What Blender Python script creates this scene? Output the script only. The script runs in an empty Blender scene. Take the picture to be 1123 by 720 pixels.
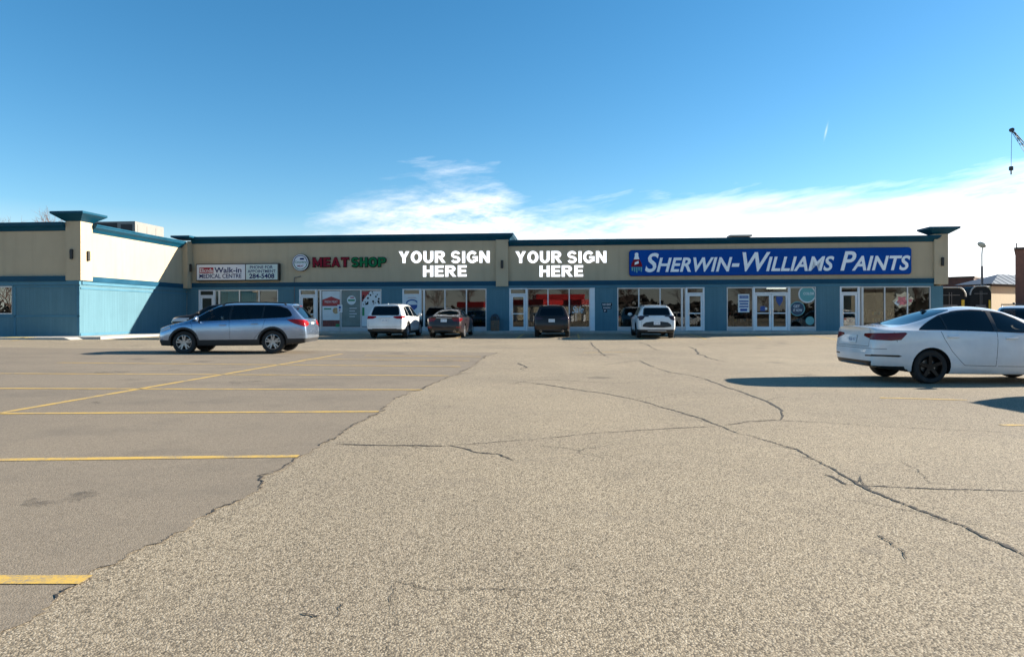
import bpy, bmesh, math, random
import numpy as np
from mathutils import Vector, Matrix
from mathutils.bvhtree import BVHTree
PI = math.pi
random.seed(7)
SC = bpy.context.scene
COL = SC.collection
def R(a): return math.radians(a)

# ------------------------------------------------------------------ camera model (24 mm equivalent lens, 1.27 m above the lot)
FPX = 749.0; CAMH = 1.27; PXC = 561.5
def horizon(px): return 345 - .0023*(px-PXC)
TH = math.atan(.084)                       # the row of shops is turned this much against the view direction
OX, OY = -20.3274, 42.7075                 # inner corner of the L-shaped building
def smooth(a, b, v):
    v = min(1, max(0, (v-a)/(b-a))); return v*v*(3-2*v)
def gz(x, y):                              # height of the lot: falls to the right, rises to the shops
    k = smooth(27, 39.5, y + .084*x*.9)
    return k*.17 + (1-k)*(-.008*max(-25, min(25, x)))
def gpt(px, py):                           # a spot on the lot
    dz = (horizon(px)-py)/FPX
    y = 20.0
    for _ in range(60):
        g = gz((px-PXC)/FPX*y, y)
        y2 = (g-CAMH)/dz
        y = .5*y + .5*min(y2, 60)
    return Vector(((px-PXC)/FPX*y, y, gz((px-PXC)/FPX*y, y)))
def fs(px):                                # distance along the shop front
    u = px-PXC
    Y = 41.0/(1+.084*u/FPX); X = u/FPX*Y
    return (X-OX)*math.cos(TH)-(Y-OY)*math.sin(TH)
def fz(px, py):
    u = px-PXC
    Y = 41.0/(1+.084*u/FPX)
    return CAMH+(horizon(px)-py)/FPX*Y

# ------------------------------------------------------------------ materials
MATS = {}
class NT:
    def __init__(s, nt): s.nt = nt; s.n = nt.nodes; s.l = nt.links
    def node(s, t, **kw):
        n = s.n.new(t)
        for k, v in kw.items():
            if hasattr(n, k): setattr(n, k, v)
            else: n.inputs[k.replace('_', ' ')].default_value = v
        return n
    def link(s, a, b): s.l.new(a, b)
    def math(s, op, a, b=None, c=None, clamp=False):
        n = s.n.new('ShaderNodeMath'); n.operation = op; n.use_clamp = clamp
        for i, v in enumerate((a, b, c)):
            if v is None: continue
            if isinstance(v, (int, float)): n.inputs[i].default_value = v
            else: s.l.new(v, n.inputs[i])
        return n.outputs[0]
    def mix(s, f, a, b, mode='MIX'):
        n = s.n.new('ShaderNodeMix'); n.data_type = 'RGBA'; n.blend_type = mode
        for i, v in ((0, f), (6, a), (7, b)):
            if isinstance(v, (int, float)): n.inputs[i].default_value = v
            elif isinstance(v, (tuple, list)): n.inputs[i].default_value = (*v[:3], 1)
            else: s.l.new(v, n.inputs[i])
        return n.outputs[2]
    def ramp(s, f, stops, interp='LINEAR'):
        n = s.n.new('ShaderNodeValToRGB'); n.color_ramp.interpolation = interp
        e = n.color_ramp.elements
        while len(e) < len(stops): e.new(.5)
        for el, (p, c) in zip(e, stops):
            el.position = p; el.color = (c, c, c, 1) if isinstance(c, (int, float)) else (*c[:3], 1)
        s.l.new(f, n.inputs[0]); return n.outputs[0]
    def noise(s, vec, scale, detail=3, rough=.5):
        n = s.n.new('ShaderNodeTexNoise'); n.inputs['Scale'].default_value = scale
        n.inputs['Detail'].default_value = detail; n.inputs['Roughness'].default_value = rough
        if vec is not None: s.l.new(vec, n.inputs['Vector'])
        return n.outputs[0]
    def maprange(s, v, a, b, c=0., d=1.):
        n = s.n.new('ShaderNodeMapRange'); n.inputs[1].default_value = a; n.inputs[2].default_value = b
        n.inputs[3].default_value = c; n.inputs[4].default_value = d
        s.l.new(v, n.inputs[0]); return n.outputs[0]
def newmat(name):
    m = bpy.data.materials.new(name); m.use_nodes = True
    t = NT(m.node_tree); b = t.n['Principled BSDF']
    MATS[name] = m
    return m, t, b
def mat(name, rgb, rough=.6, metal=0., var=0., vscale=3., bump=0., bscale=60., coat=0., emit=0., spec=None, stretch=None):
    m, t, b = newmat(name)
    b.inputs['Base Color'].default_value = (*rgb, 1)
    b.inputs['Roughness'].default_value = rough; b.inputs['Metallic'].default_value = metal
    if coat: b.inputs['Coat Weight'].default_value = coat; b.inputs['Coat Roughness'].default_value = .04
    if spec is not None: b.inputs['Specular IOR Level'].default_value = spec
    if emit:
        b.inputs['Emission Color'].default_value = (*rgb, 1); b.inputs['Emission Strength'].default_value = emit
    if var or bump:
        tc = t.node('ShaderNodeTexCoord'); v = tc.outputs['Object']
        if stretch:
            mp = t.node('ShaderNodeMapping'); mp.inputs['Scale'].default_value = stretch
            t.link(v, mp.inputs[0]); v = mp.outputs[0]
        if var:
            f = t.noise(v, vscale, 5, .6)
            c0 = [max(0, c*(1-var)) for c in rgb]; c1 = [min(1, c*(1+var)) for c in rgb]
            t.link(t.ramp(f, [(.3, c0), (.7, c1)]), b.inputs['Base Color'])
            t.link(t.maprange(f, .3, .7, max(.02, rough-.08), min(1, rough+.08)), b.inputs['Roughness'])
        if bump:
            bn = t.node('ShaderNodeBump'); bn.inputs['Strength'].default_value = bump; bn.inputs['Distance'].default_value = .01
            t.link(t.noise(v, bscale, 3, .6), bn.inputs['Height']); t.link(bn.outputs[0], b.inputs['Normal'])
    return m

# ------------------------------------------------------------------ mesh builder
class MB:
    def __init__(s): s.v = []; s.f = []; s.m = []
    def add(s, vs, fs_, mi=0):
        o = len(s.v); s.v += [tuple(v) for v in vs]
        for f in fs_: s.f.append([o+i for i in f]); s.m.append(mi)
        return s
    def box(s, x0, x1, y0, y1, z0, z1, mi=0):
        vs = [(x, y, z) for z in (z0, z1) for y in (y0, y1) for x in (x0, x1)]
        return s.add(vs, [(0, 2, 3, 1), (4, 5, 7, 6), (0, 1, 5, 4), (2, 6, 7, 3), (0, 4, 6, 2), (1, 3, 7, 5)], mi)
    def bbox(s, x0, x1, y0, y1, z0, z1, b=.02, mi=0):       # box with chamfered edges
        bm = bmesh.new(); bmesh.ops.create_cube(bm, size=1)
        for v in bm.verts: v.co = Vector(((x0+x1)/2+v.co.x*(x1-x0), (y0+y1)/2+v.co.y*(y1-y0), (z0+z1)/2+v.co.z*(z1-z0)))
        bmesh.ops.bevel(bm, geom=bm.edges[:], offset=b, segments=2, affect='EDGES', profile=.5)
        bm.verts.index_update()
        s.add([v.co for v in bm.verts], [[v.index for v in f.verts] for f in bm.faces], mi); bm.free(); return s
    def tube(s, p, q, r0, r1=None, n=10, mi=0, caps=True):
        p, q = Vector(p), Vector(q); r1 = r0 if r1 is None else r1
        d = (q-p).normalized(); a = d.orthogonal().normalized(); b = d.cross(a)
        vs = []
        for c, r in ((p, r0), (q, r1)):
            vs += [c+(a*math.cos(2*PI*i/n)+b*math.sin(2*PI*i/n))*r for i in range(n)]
        fs_ = [(i, (i+1) % n, n+(i+1) % n, n+i) for i in range(n)]
        if caps: fs_ += [tuple(range(n))[::-1], tuple(range(n, 2*n))]
        return s.add(vs, fs_, mi)
    def path(s, pts, r, n=8, mi=0):
        for a, b in zip(pts, pts[1:]): s.tube(a, b, r, r, n, mi)
        return s
    def lathe(s, prof, axis='z', c=(0, 0, 0), n=32, mi=0):   # prof: list of (radius, height)
        vs = []; c = Vector(c)
        for r, h in prof:
            for i in range(n):
                a = 2*PI*i/n; x, y = r*math.cos(a), r*math.sin(a)
                vs.append(c+Vector({'z': (x, y, h), 'y': (x, h, y), 'x': (h, x, y)}[axis]))
        fs_ = [(k*n+i, k*n+(i+1) % n, (k+1)*n+(i+1) % n, (k+1)*n+i) for k in range(len(prof)-1) for i in range(n)]
        return s.add(vs, fs_, mi)
    def prism(s, poly, y0, y1, axis='y', mi=0):             # polygon in the two other axes, extruded along axis
        n = len(poly)
        def P(a, b, h): return {'y': (a, h, b), 'x': (h, a, b), 'z': (a, b, h)}[axis]
        vs = [P(a, b, y0) for a, b in poly]+[P(a, b, y1) for a, b in poly]
        return s.add(vs, [tuple(range(n)), tuple(range(2*n-1, n-1, -1))]+[(i, n+i, n+(i+1) % n, (i+1) % n) for i in range(n)], mi)
    def extrude_profile(s, prof, path_, mi=0, caps=True):    # prof: (outward, z); path_: list of (x, y, nx, ny) with mitre vector
        n = len(prof); vs = []
        for x, y, nx, ny in path_: vs += [(x+nx*o, y+ny*o, z) for o, z in prof]
        fs_ = [(k*n+i, k*n+(i+1) % n, (k+1)*n+(i+1) % n, (k+1)*n+i) for k in range(len(path_)-1) for i in range(n)]
        if caps: fs_ += [tuple(range(n)), tuple(range((len(path_)-1)*n, len(path_)*n))[::-1]]
        return s.add(vs, fs_, mi)
    def mesh(s, name, mats, smooth_=False):
        me = bpy.data.meshes.new(name); me.from_pydata(s.v, [], s.f)
        for m in (mats if isinstance(mats, (list, tuple)) else [mats]): me.materials.append(MATS[m] if isinstance(m, str) else m)
        me.polygons.foreach_set('material_index', s.m)
        bm = bmesh.new(); bm.from_mesh(me); bmesh.ops.recalc_face_normals(bm, faces=bm.faces); bm.to_mesh(me); bm.free()
        if smooth_:
            me.polygons.foreach_set('use_smooth', [True]*len(me.polygons))
            if smooth_ != 'all': me.set_sharp_from_angle(angle=R(38))
        me.update(); return me
    def build(s, name, mats, parent=None, smooth_=False, loc=None, rotz=None):
        return link(name, s.mesh(name, mats, smooth_), parent, loc, rotz)
def link(name, data, parent=None, loc=None, rotz=None):
    o = bpy.data.objects.new(name, data); COL.objects.link(o)
    if parent: o.parent = parent
    if loc is not None: o.location = loc
    if rotz is not None: o.rotation_euler.z = rotz
    return o
def tag(o, label=None, cat=None, group=None, kind=None):
    if label: o['label'] = label
    if cat: o['category'] = cat
    if group: o['group'] = group
    if kind: o['kind'] = kind
    return o
def thing(name, label, cat, loc=(0, 0, 0), rotz=0, group=None):
    o = link(name, None, None, loc, rotz); o.empty_display_size = .2
    return tag(o, label, cat, group)
def copy_tree(o, parent=None):
    c = o.copy(); COL.objects.link(c)
    if parent: c.parent = parent
    for ch in list(o.children): copy_tree(ch, c)
    return c
def text_mesh(mb, body, x0, x1, z0, z1, y, depth=.02, offset=0., shear=0., smallcaps=None, mi=0, space=1., rx=None, align_keep=False):
    """lettering standing in the xz plane, its box fitted to x0..x1, z0..z1, front face at y, body behind it"""
    cu = bpy.data.curves.new('lettering', 'FONT'); cu.body = body; cu.size = 1; cu.shear = shear; cu.offset = offset
    cu.resolution_u = 4; cu.space_character = space
    if smallcaps:
        cu.small_caps_scale = smallcaps
        for ch, bf in zip(body, cu.body_format):
            if ch.islower(): bf.use_small_caps = True
    ob = bpy.data.objects.new('lettering', cu); COL.objects.link(ob)
    dg = bpy.context.evaluated_depsgraph_get(); dg.update()
    me = bpy.data.meshes.new_from_object(ob.evaluated_get(dg))
    V = [v.co.copy() for v in me.vertices]; F = [list(p.vertices) for p in me.polygons]
    bm = bmesh.new(); bm.from_mesh(me)
    bnd = [(e.verts[0].index, e.verts[1].index) for e in bm.edges if len(e.link_faces) == 1]
    bm.free()
    xs = [v.x for v in V]; ys = [v.y for v in V]
    ax, bx, ay, by = min(xs), max(xs), min(ys), max(ys)
    def T(v, yy): return (x0+(v.x-ax)/(bx-ax)*(x1-x0), yy, z0+(v.y-ay)/(by-ay)*(z1-z0))
    n = len(V)
    mb.add([T(v, y) for v in V]+[T(v, y+depth) for v in V], F+[(a, b, b+n, a+n) for a, b in bnd], mi)
    bpy.data.objects.remove(ob); bpy.data.curves.remove(cu); bpy.data.meshes.remove(me)
    return mb
def rrect(x0, x1, z0, z1, r, n=6):
    out = []
    for cx, cz, a0 in ((x1-r, z1-r, 0), (x0+r, z1-r, 90), (x0+r, z0+r, 180), (x1-r, z0+r, 270)):
        out += [(cx+r*math.cos(R(a0+90*i/n)), cz+r*math.sin(R(a0+90*i/n))) for i in range(n+1)]
    return out
def disc(cx, cz, r, n=32): return [(cx+r*math.cos(2*PI*i/n), cz+r*math.sin(2*PI*i/n)) for i in range(n)]

def arc(cx, cy, rx, ry, a0, a1, n=14): return [(cx+rx*math.cos(R(a0+(a1-a0)*i/n)), cy+ry*math.sin(R(a0+(a1-a0)*i/n))) for i in range(n+1)]
def band_quads(outer, inner): return [[outer[i], outer[i+1], inner[i+1], inner[i]] for i in range(len(outer)-1)]
def strip_quads(path, wd):
    P = [Vector(p) for p in path]; o, i_ = [], []
    for k, p in enumerate(P):
        d = (P[min(len(P)-1, k+1)]-P[max(0, k-1)]).normalized(); n = Vector((-d.y, d.x))*wd/2; o.append(tuple(p+n)); i_.append(tuple(p-n))
    return band_quads(o, i_)
def rect2(x0, x1, y0, y1): return [(x0, y0), (x1, y0), (x1, y1), (x0, y1)]
def bowl(): return [rect2(.27, .50, .785, 1), rect2(.27, .50, .40, .615)]+band_quads(arc(.5, .70, .36, .30, -90, 90), arc(.5, .70, .09, .085, -90, 90))
GLYPHS = {
    'H': (.86, [rect2(0, .27, 0, 1), rect2(.59, .86, 0, 1), rect2(.27, .59, .39, .62)]),
    'E': (.73, [rect2(0, .27, 0, 1), rect2(.27, .73, .79, 1), rect2(.27, .69, .40, .60), rect2(.27, .73, 0, .21)]),
    'I': (.27, [rect2(0, .27, 0, 1)]),
    'N': (.88, [rect2(0, .26, 0, 1), rect2(.62, .88, 0, 1), [(.26, .56), (.62, 0), (.62, .44), (.26, 1)]]),
    'Y': (.92, [[(0, 1), (.32, .42), (.325, 0), (.595, 0), (.60, .42), (.92, 1), (.62, 1), (.46, .66), (.30, 1)]]),
    'O': (.96, band_quads(arc(.48, .5, .48, .52, 0, 360, 32), arc(.48, .5, .20, .30, 0, 360, 32))),
    'U': (.86, [rect2(0, .27, .38, 1), rect2(.59, .86, .38, 1)]+band_quads(arc(.43, .38, .43, .40, 180, 360, 18), arc(.43, .38, .16, .18, 180, 360, 18))),
    'R': (.92, [rect2(0, .27, 0, 1), [(.33, .40), (.62, 0), (.93, 0), (.62, .41)]]+bowl()),
    'P': (.86, [rect2(0, .27, 0, 1)]+bowl()),
    'S': (.84, strip_quads(arc(.42, .715, .28, .205, 12, 270, 20)+arc(.42, .29, .29, .205, 90, -165, 20)[1:], .215)),
    'G': (.95, strip_quads(arc(.47, .5, .345, .40, 38, 318, 28), .245)+[[(.50, .375), (.72, .375), (.72, .13), (.95, .13), (.95, .57), (.50, .57)]]),
    'M': (1.02, [rect2(0, .25, 0, 1), rect2(.77, 1.02, 0, 1), [(.25, 1), (.25, .52), (.51, 0), (.77, .52), (.77, 1), (.51, .47)]]),
    'A': (.94, [[(0, 0), (.28, 0), (.47, .66), (.47, 1), (.33, 1)], [(.94, 0), (.61, 1), (.47, 1), (.47, .66), (.66, 0)], [(.333, .18), (.607, .18), (.556, .36), (.384, .36)]]),
    'T': (.82, [rect2(0, .82, .78, 1), rect2(.275, .545, 0, .78)]),
}
def block_text(mb, body, x0, x1, z0, z1, y, depth, grow=0., mi=0, gap=.12):
    """heavy sans capitals in the xz plane, front face at y"""
    wd = sum(.40 if c == ' ' else GLYPHS[c][0]+gap for c in body)-gap; sx, sz = (x1-x0)/wd, z1-z0; x = 0
    for c in body:
        if c == ' ': x += .40; continue
        w_, pcs = GLYPHS[c]
        for k, pc in enumerate(pcs):
            cx_ = sum(p[0] for p in pc)/len(pc); cy_ = sum(p[1] for p in pc)/len(pc)
            mb.prism([(x0+(x+a)*sx+(grow if a > cx_ else -grow), z0+b*sz+(grow if b > cy_ else -grow)) for a, b in pc], y-(.0012*(k % 3) if grow or c in 'GRA' else 0), y+depth, mi=mi)
        x += w_+gap
    return mb
# ================================================================== cars
def paint(name, rgb, metal=0., rough=.35, coat=1.):
    m, t, b = newmat(name)
    b.inputs['Metallic'].default_value = metal; b.inputs['Roughness'].default_value = rough
    b.inputs['Coat Weight'].default_value = coat; b.inputs['Coat Roughness'].default_value = .03; b.inputs['Specular IOR Level'].default_value = .25
    tc = t.node('ShaderNodeTexCoord'); g = t.node('ShaderNodeNewGeometry')
    f = t.noise(tc.outputs['Object'], 1.7, 4, .6)                      # thin road dust
    col = t.ramp(f, [(.35, [c*.9 for c in rgb]), (.7, [min(1, c*1.06) for c in rgb])])
    sep = t.node('ShaderNodeSeparateXYZ'); t.link(tc.outputs['Object'], sep.inputs[0])
    low = t.maprange(sep.outputs[2], .2, .55, .45, 0.)
    dust = t.math('MULTIPLY', low, t.noise(tc.outputs['Object'], 6, 4, .7))
    col = t.mix(dust, col, (.22, .19, .15))
    col = t.mix(g.outputs['Backfacing'], col, (.012, .012, .012))       # the cabin lining inside the shell
    t.link(col, b.inputs['Base Color'])
    return m
paint('white_paint', (.72, .73, .72)); paint('cool_white_paint', (.72, .74, .75)); paint('silver_paint', (.27, .36, .50), .75, .2)
paint('black_paint', (.006, .006, .007), 0, .5, .25); paint('maroon_paint', (.020, .012, .013), .1, .35, .6); paint('brown_paint', (.022, .014, .010), .2, .35, .5)
mat('black_trim', (.012, .012, .012), .35); mat('cladding', (.022, .022, .023), .65, var=.2, vscale=20); mat('seam', (.008, .008, .008), .8)
mat('tyre', (.018, .018, .018), .85, var=.3, vscale=14); mat('alloy', (.36, .37, .38), .32, .8); mat('black_alloy', (.012, .012, .013), .3, .5)
mat('chrome', (.75, .75, .76), .12, 1.); mat('dark_inside', (.012, .012, .012), .9); mat('seat_cloth', (.05, .05, .055), .85, var=.2)
mat('plate_white', (.72, .75, .76), .5); mat('plate_ink', (.02, .05, .2), .5); mat('brake_disc', (.3, .29, .28), .4, .8)
mat('reflector_red', (.45, .02, .015), .25)
def lens(name, rgb, rough=.1):
    m, t, b = newmat(name); b.inputs['Base Color'].default_value = (*rgb, 1); b.inputs['Roughness'].default_value = rough
    b.inputs['Coat Weight'].default_value = .25; b.inputs['Specular IOR Level'].default_value = .3
    tc = t.node('ShaderNodeTexCoord'); w = t.node('ShaderNodeTexWave'); w.inputs['Scale'].default_value = 12; w.bands_direction = 'Z'
    t.link(tc.outputs['Object'], w.inputs[0])
    t.link(t.mix(w.outputs[1], [c*.55 for c in rgb], [min(1, c*1.2) for c in rgb]), b.inputs['Base Color'])
    return m
lens('red_lens', (.34, .006, .006)); lens('dark_red_lens', (.17, .003, .005)); lens('clear_lens', (.55, .57, .6)); lens('smoke_lens', (.05, .03, .04))
def glassmat(name, tint, refl, rough=.0):
    m, t, b = newmat(name); t.n.remove(b)
    tr = t.node('ShaderNodeBsdfTransparent'); tr.inputs[0].default_value = (*tint, 1)
    gl = t.node('ShaderNodeBsdfGlossy'); gl.inputs['Roughness'].default_value = rough; gl.inputs[0].default_value = (1, 1, 1, 1)
    fr = t.node('ShaderNodeFresnel'); fr.inputs[0].default_value = 1.5
    f = t.math('MULTIPLY_ADD', fr.outputs[0], 1.0, refl, clamp=True)
    mx = t.node('ShaderNodeMixShader'); t.link(f, mx.inputs[0]); t.link(tr.outputs[0], mx.inputs[1]); t.link(gl.outputs[0], mx.inputs[2])
    t.link(mx.outputs[0], t.n['Material Output'].inputs[0]); return m
glassmat('car_glass', (.30, .33, .32), .0); glassmat('privacy_glass', (.05, .05, .055), .0)

def interp(keys):
    xs = [k[0] for k in keys]; ys = [k[1] for k in keys]
    return lambda v: float(np.interp(v, xs, ys))
def inpoly(x, y, poly):
    c = False; j = len(poly)-1
    for i in range(len(poly)):
        xi, yi = poly[i]; xj, yj = poly[j]
        if (yi > y) != (yj > y) and x < (xj-xi)*(y-yi)/(yj-yi)+xi: c = not c
        j = i
    return c
def curvy(poly, it=2):                      # Chaikin corner cutting
    for _ in range(it):
        q = []
        for a, b in zip(poly, poly[1:]+poly[:1]):
            q += [(a[0]*.75+b[0]*.25, a[1]*.75+b[1]*.25), (a[0]*.25+b[0]*.75, a[1]*.25+b[1]*.75)]
        poly = q
    return poly
def rnd(poly, r=.04):                       # small rounding of each corner
    out = []; n = len(poly)
    for i in range(n):
        p, a, b = Vector(poly[i]), Vector(poly[i-1]), Vector(poly[(i+1) % n])
        for q in (a, b):
            d = q-p; k = min(r, d.length*.45)
            out.append(tuple(p+d.normalized()*k))
        m = (Vector(out[-1])+Vector(out[-2]))*.5
        out.insert(-1, tuple(m*.55+p*.45))
    return out
class Body:
    def __init__(s, P):
        s.P = P; L, W, H = P['L'], P['W'], P['H']
        top, belt, bot = interp(P['top']), interp(P['belt']), interp(P['bottom'])
        xr, xf, wf = interp(P['rear']), interp(P['front']), interp(P['plan'])
        rw = P['roofw']; beltmax = max(k[1] for k in P['belt'])
        rows = []
        for t in P['ts']:
            x0 = t*L; zc = top(x0); zs = min(belt(x0), zc-.03); zb = bot(t)
            g = min(1, max(0, (zc-zs-.06)/(H-beltmax-.10)))
            w = W/2*wf(t); wr = (1-g)*.80*w+g*min(rw, w*.98); zr = zc-((1-g)*.02+g*.065)
            ws = w*.965
            pts = [(.5*w, zb), (.93*w, zb), (.985*w, zb+.13), (w, zb+.55*(zs-zb)), (w*.99, zs-.10), (ws, zs),
                   ((ws*.45+wr*.55)+.022*g, zs*.45+zr*.55), (wr, zr), (.6*wr, zc-.012), (0, zc)]
            row = []
            for y, z in pts:
                x = xr(z)+t*(xf(z)-xr(z))
                q = (y/max(w, .01))**2
                x += P.get('wrapr', .12)*q*max(0, 1-t/.14)-P.get('wrapf', .28)*q*max(0, 1-(1-t)/.16)
                row.append((x, y, z))
            rows.append(row+[(x, -y, z) for x, y, z in row[-2::-1]])
        n = len(rows[0]); me = bpy.data.meshes.new('cage')
        vs = [v for r in rows for v in r]
        fs_ = [(i*n+j, i*n+j+1, (i+1)*n+j+1, (i+1)*n+j) for i in range(len(rows)-1) for j in range(n-1)]
        fs_ += [(i*n+n-1, i*n, (i+1)*n, (i+1)*n+n-1) for i in range(len(rows)-1)]
        for b in (0, (len(rows)-1)*n):
            for j in range(n//2):
                a, c = b+j, b+n-1-j
                if j+1 == c-b-1: fs_.append((a, a+1, c)) if b == 0 else fs_.append((a, c, a+1))
                else: fs_.append((a, a+1, c-1, c))
        me.from_pydata(vs, [], fs_)
        bm = bmesh.new(); bm.from_mesh(me); bmesh.ops.recalc_face_normals(bm, faces=bm.faces)
        cl = bm.edges.layers.float.new('crease_edge')
        ncol = n
        bm.verts.index_update()
        for e in bm.edges:
            i, j = sorted(v.index for v in e.verts)
            if j-i == ncol:                                       # lengthwise edges
                k = i % ncol; k = min(k, ncol-1-k)
                e[cl] = {1: .5, 5: P.get('beltcrease', .45), 7: .35, 3: .15}.get(k, 0)
        bm.to_mesh(me); bm.free()
        ob = link('cage', me); md = ob.modifiers.new('s', 'SUBSURF'); md.levels = P.get('level', 2); md.render_levels = md.levels
        dg = bpy.context.evaluated_depsgraph_get(); dg.update()
        m2 = bpy.data.meshes.new_from_object(ob.evaluated_get(dg))
        s.bm = bmesh.new(); s.bm.from_mesh(m2)
        bpy.data.objects.remove(ob); bpy.data.meshes.remove(me); bpy.data.meshes.remove(m2)
        co = np.array([v.co for v in s.bm.verts]); lo, hi = co.min(0), co.max(0)
        zb = min(k[1] for k in P['bottom'])
        for v in s.bm.verts:
            v.co.x = (v.co.x-lo[0])/(hi[0]-lo[0])*L; v.co.y *= W/2/hi[1]; v.co.z = zb+(v.co.z-lo[2])/(hi[2]-lo[2])*(H-zb)
        for f in s.bm.faces: f.smooth = True
        s.tg = s.bm.faces.layers.int.new('tag')
        s.bm.normal_update()
    def cut(s, poly, ax, filt, tg=None, mi=None, delete=False):
        i, j = ax; xs = [p[0] for p in poly]; ys = [p[1] for p in poly]
        x0, x1, y0, y1 = min(xs)-.12, max(xs)+.12, min(ys)-.12, max(ys)+.12
        for k in range(len(poly)):
            a, b = poly[k], poly[(k+1) % len(poly)]
            ex0, ex1 = min(a[0], b[0])-.10, max(a[0], b[0])+.10; ey0, ey1 = min(a[1], b[1])-.10, max(a[1], b[1])+.10
            no = Vector((0, 0, 0)); no[i] = b[1]-a[1]; no[j] = -(b[0]-a[0])
            if no.length < 1e-7: continue
            co = Vector((0, 0, 0)); co[i], co[j] = a
            F = []
            for f in s.bm.faces:
                c = f.calc_center_median()
                if ex0 < c[i] < ex1 and ey0 < c[j] < ey1 and filt(c, f.normal): F.append(f)
            if not F: continue
            g = set(F)
            for f in F: g.update(f.edges); g.update(f.verts)
            bmesh.ops.bisect_plane(s.bm, geom=list(g), dist=1e-5, plane_co=co, plane_no=no.normalized())
        s.bm.normal_update()
        hit = []
        for f in s.bm.faces:
            c = f.calc_center_median()
            if x0 < c[i] < x1 and y0 < c[j] < y1 and filt(c, f.normal) and inpoly(c[i], c[j], poly): hit.append(f)
        if delete: bmesh.ops.delete(s.bm, geom=hit, context='FACES'); return
        for f in hit:
            if tg is not None: f[s.tg] = tg
            if mi is not None: f.material_index = mi
    def side(s, poly, tg=None, mi=None, delete=False, k=.3, sides=(1, -1)):
        for sg in sides:
            s.cut(poly, (0, 2), (lambda c, n, sg=sg: c.y*sg > .25 and n.y*sg > k) if not delete else (lambda c, n, sg=sg: c.y*sg > .3), (tg+(0 if sg > 0 else 1)) if tg is not None else None, mi, delete)
    def rear(s, poly, tg=None, mi=None, k=.25, mirror=False, xmax=1.6):
        for sg in ((1, -1) if mirror else (1,)):
            s.cut([(sg*a, b) for a, b in poly], (1, 2), lambda c, n: c.x < xmax and n.x < -k, (tg+(0 if sg > 0 else 1)) if tg is not None else None, mi)
    def front(s, poly, tg=None, mi=None, k=.25, mirror=False, xmin=2.5):
        for sg in ((1, -1) if mirror else (1,)):
            s.cut([(sg*a, b) for a, b in poly], (1, 2), lambda c, n: c.x > xmin and n.x > k, (tg+(0 if sg > 0 else 1)) if tg is not None else None, mi)
    def line(s, pts, w=.008, proj='side', mi=2):          # a panel gap along a polyline
        for a, b in zip(pts, pts[1:]):
            a, b = Vector(a), Vector(b); d = (b-a).normalized(); n = Vector((-d.y, d.x))*w/2; d = d*w*.4
            q = [tuple(a-d-n), tuple(b+d-n), tuple(b+d+n), tuple(a-d+n)]
            if proj == 'side': s.side(q, mi=mi, k=.2)
            elif proj == 'rear': s.rear(q, mi=mi, k=.15)
    def extract(s, tg):
        F = [f for f in s.bm.faces if f[s.tg] == tg]
        if not F: return None
        vm = {}; vs = []; fs_ = []; ms = []
        for f in F:
            r = []
            for v in f.verts:
                if v not in vm: vm[v] = len(vs); vs.append(v.co.copy())
                r.append(vm[v])
            fs_.append(r); ms.append(f.material_index)
        nm = [v.normal.copy() for v in vm]
        bmesh.ops.delete(s.bm, geom=F, context='FACES')
        return vs, fs_, ms, nm
def to_obj(data, name, mats, parent, inset=0.):
    vs, fs_, ms, nm = data
    if inset: vs = [v-n*inset for v, n in zip(vs, nm)]
    me = bpy.data.meshes.new(name); me.from_pydata([tuple(v) for v in vs], [], fs_)
    for m in mats: me.materials.append(MATS[m])
    me.polygons.foreach_set('material_index', ms if len(mats) > 1 else [0]*len(ms)); me.polygons.foreach_set('use_smooth', [True]*len(fs_))
    me.normals_split_custom_set_from_vertices([tuple(n) for n in nm])
    me.update(); return link(name, me, parent)
def wheel(parent, x, y, r, w, sgn, spokes, rim_mat, rimr, double=False, tilt=0.):
    mb = MB(); h = w/2
    mb.lathe([(rimr*.96, -h*.8), (rimr+.012, -h*.95), (r*.9, -h), (r*.975, -h*.82), (r, -h*.45), (r, h*.45), (r*.975, h*.82), (r*.9, h), (rimr+.012, h*.95), (rimr*.96, h*.8)], 'y', n=40)
    o = mb.build('wheel', 'tyre', parent, True, (x, y, r))
    mb = MB(); f = sgn*h
    mb.lathe([(rimr, f*.93), (rimr*.955, f*.95), (rimr*.93, f*.75), (rimr*.9, f*.2), (rimr*.86, -f*.5)], 'y', n=40)
    mb.lathe([(.001, f*.86), (rimr*.17, f*.84), (rimr*.2, f*.7), (rimr*.2, f*.1)], 'y', n=20)
    mb.lathe([(.001, f*.12), (rimr*.62, f*.12), (rimr*.62, f*.05)], 'y', n=28, mi=1)
    mb.lathe([(.001, -f*.3), (rimr*.9, -f*.3)], 'y', n=28, mi=2)
    for k in range(spokes):
        a = 2*PI*k/spokes+tilt
        offs = (-.17, .17) if double else (0,)
        for of in offs:
            c0, c1 = a+of*.9, a+of*(1.2 if double else 1)
            wd0, wd1 = (.026, .02) if double else (.035, .03)
            p0 = Vector((math.cos(c0), 0, math.sin(c0)))*rimr*.15; p1 = Vector((math.cos(c1), 0, math.sin(c1)))*rimr*.95
            d = (p1-p0).normalized(); nn = Vector((-d.z, 0, d.x))
            vs = []
            for p, wd, yo in ((p0, wd0, .84), (p1, wd1, .92)):
                for e, yy in ((-1, yo), (1, yo), (1.25, yo-.35), (-1.25, yo-.35)):
                    q = p+nn*wd*e; vs.append((q.x, f*yy, q.z))
            mb.add(vs, [(0, 1, 5, 4), (1, 2, 6, 5), (2, 3, 7, 6), (3, 0, 4, 7), (0, 3, 2, 1), (4, 5, 6, 7)])
    mb.build('rim', [rim_mat, 'brake_disc', 'dark_inside'], o, True)
    return o
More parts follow.
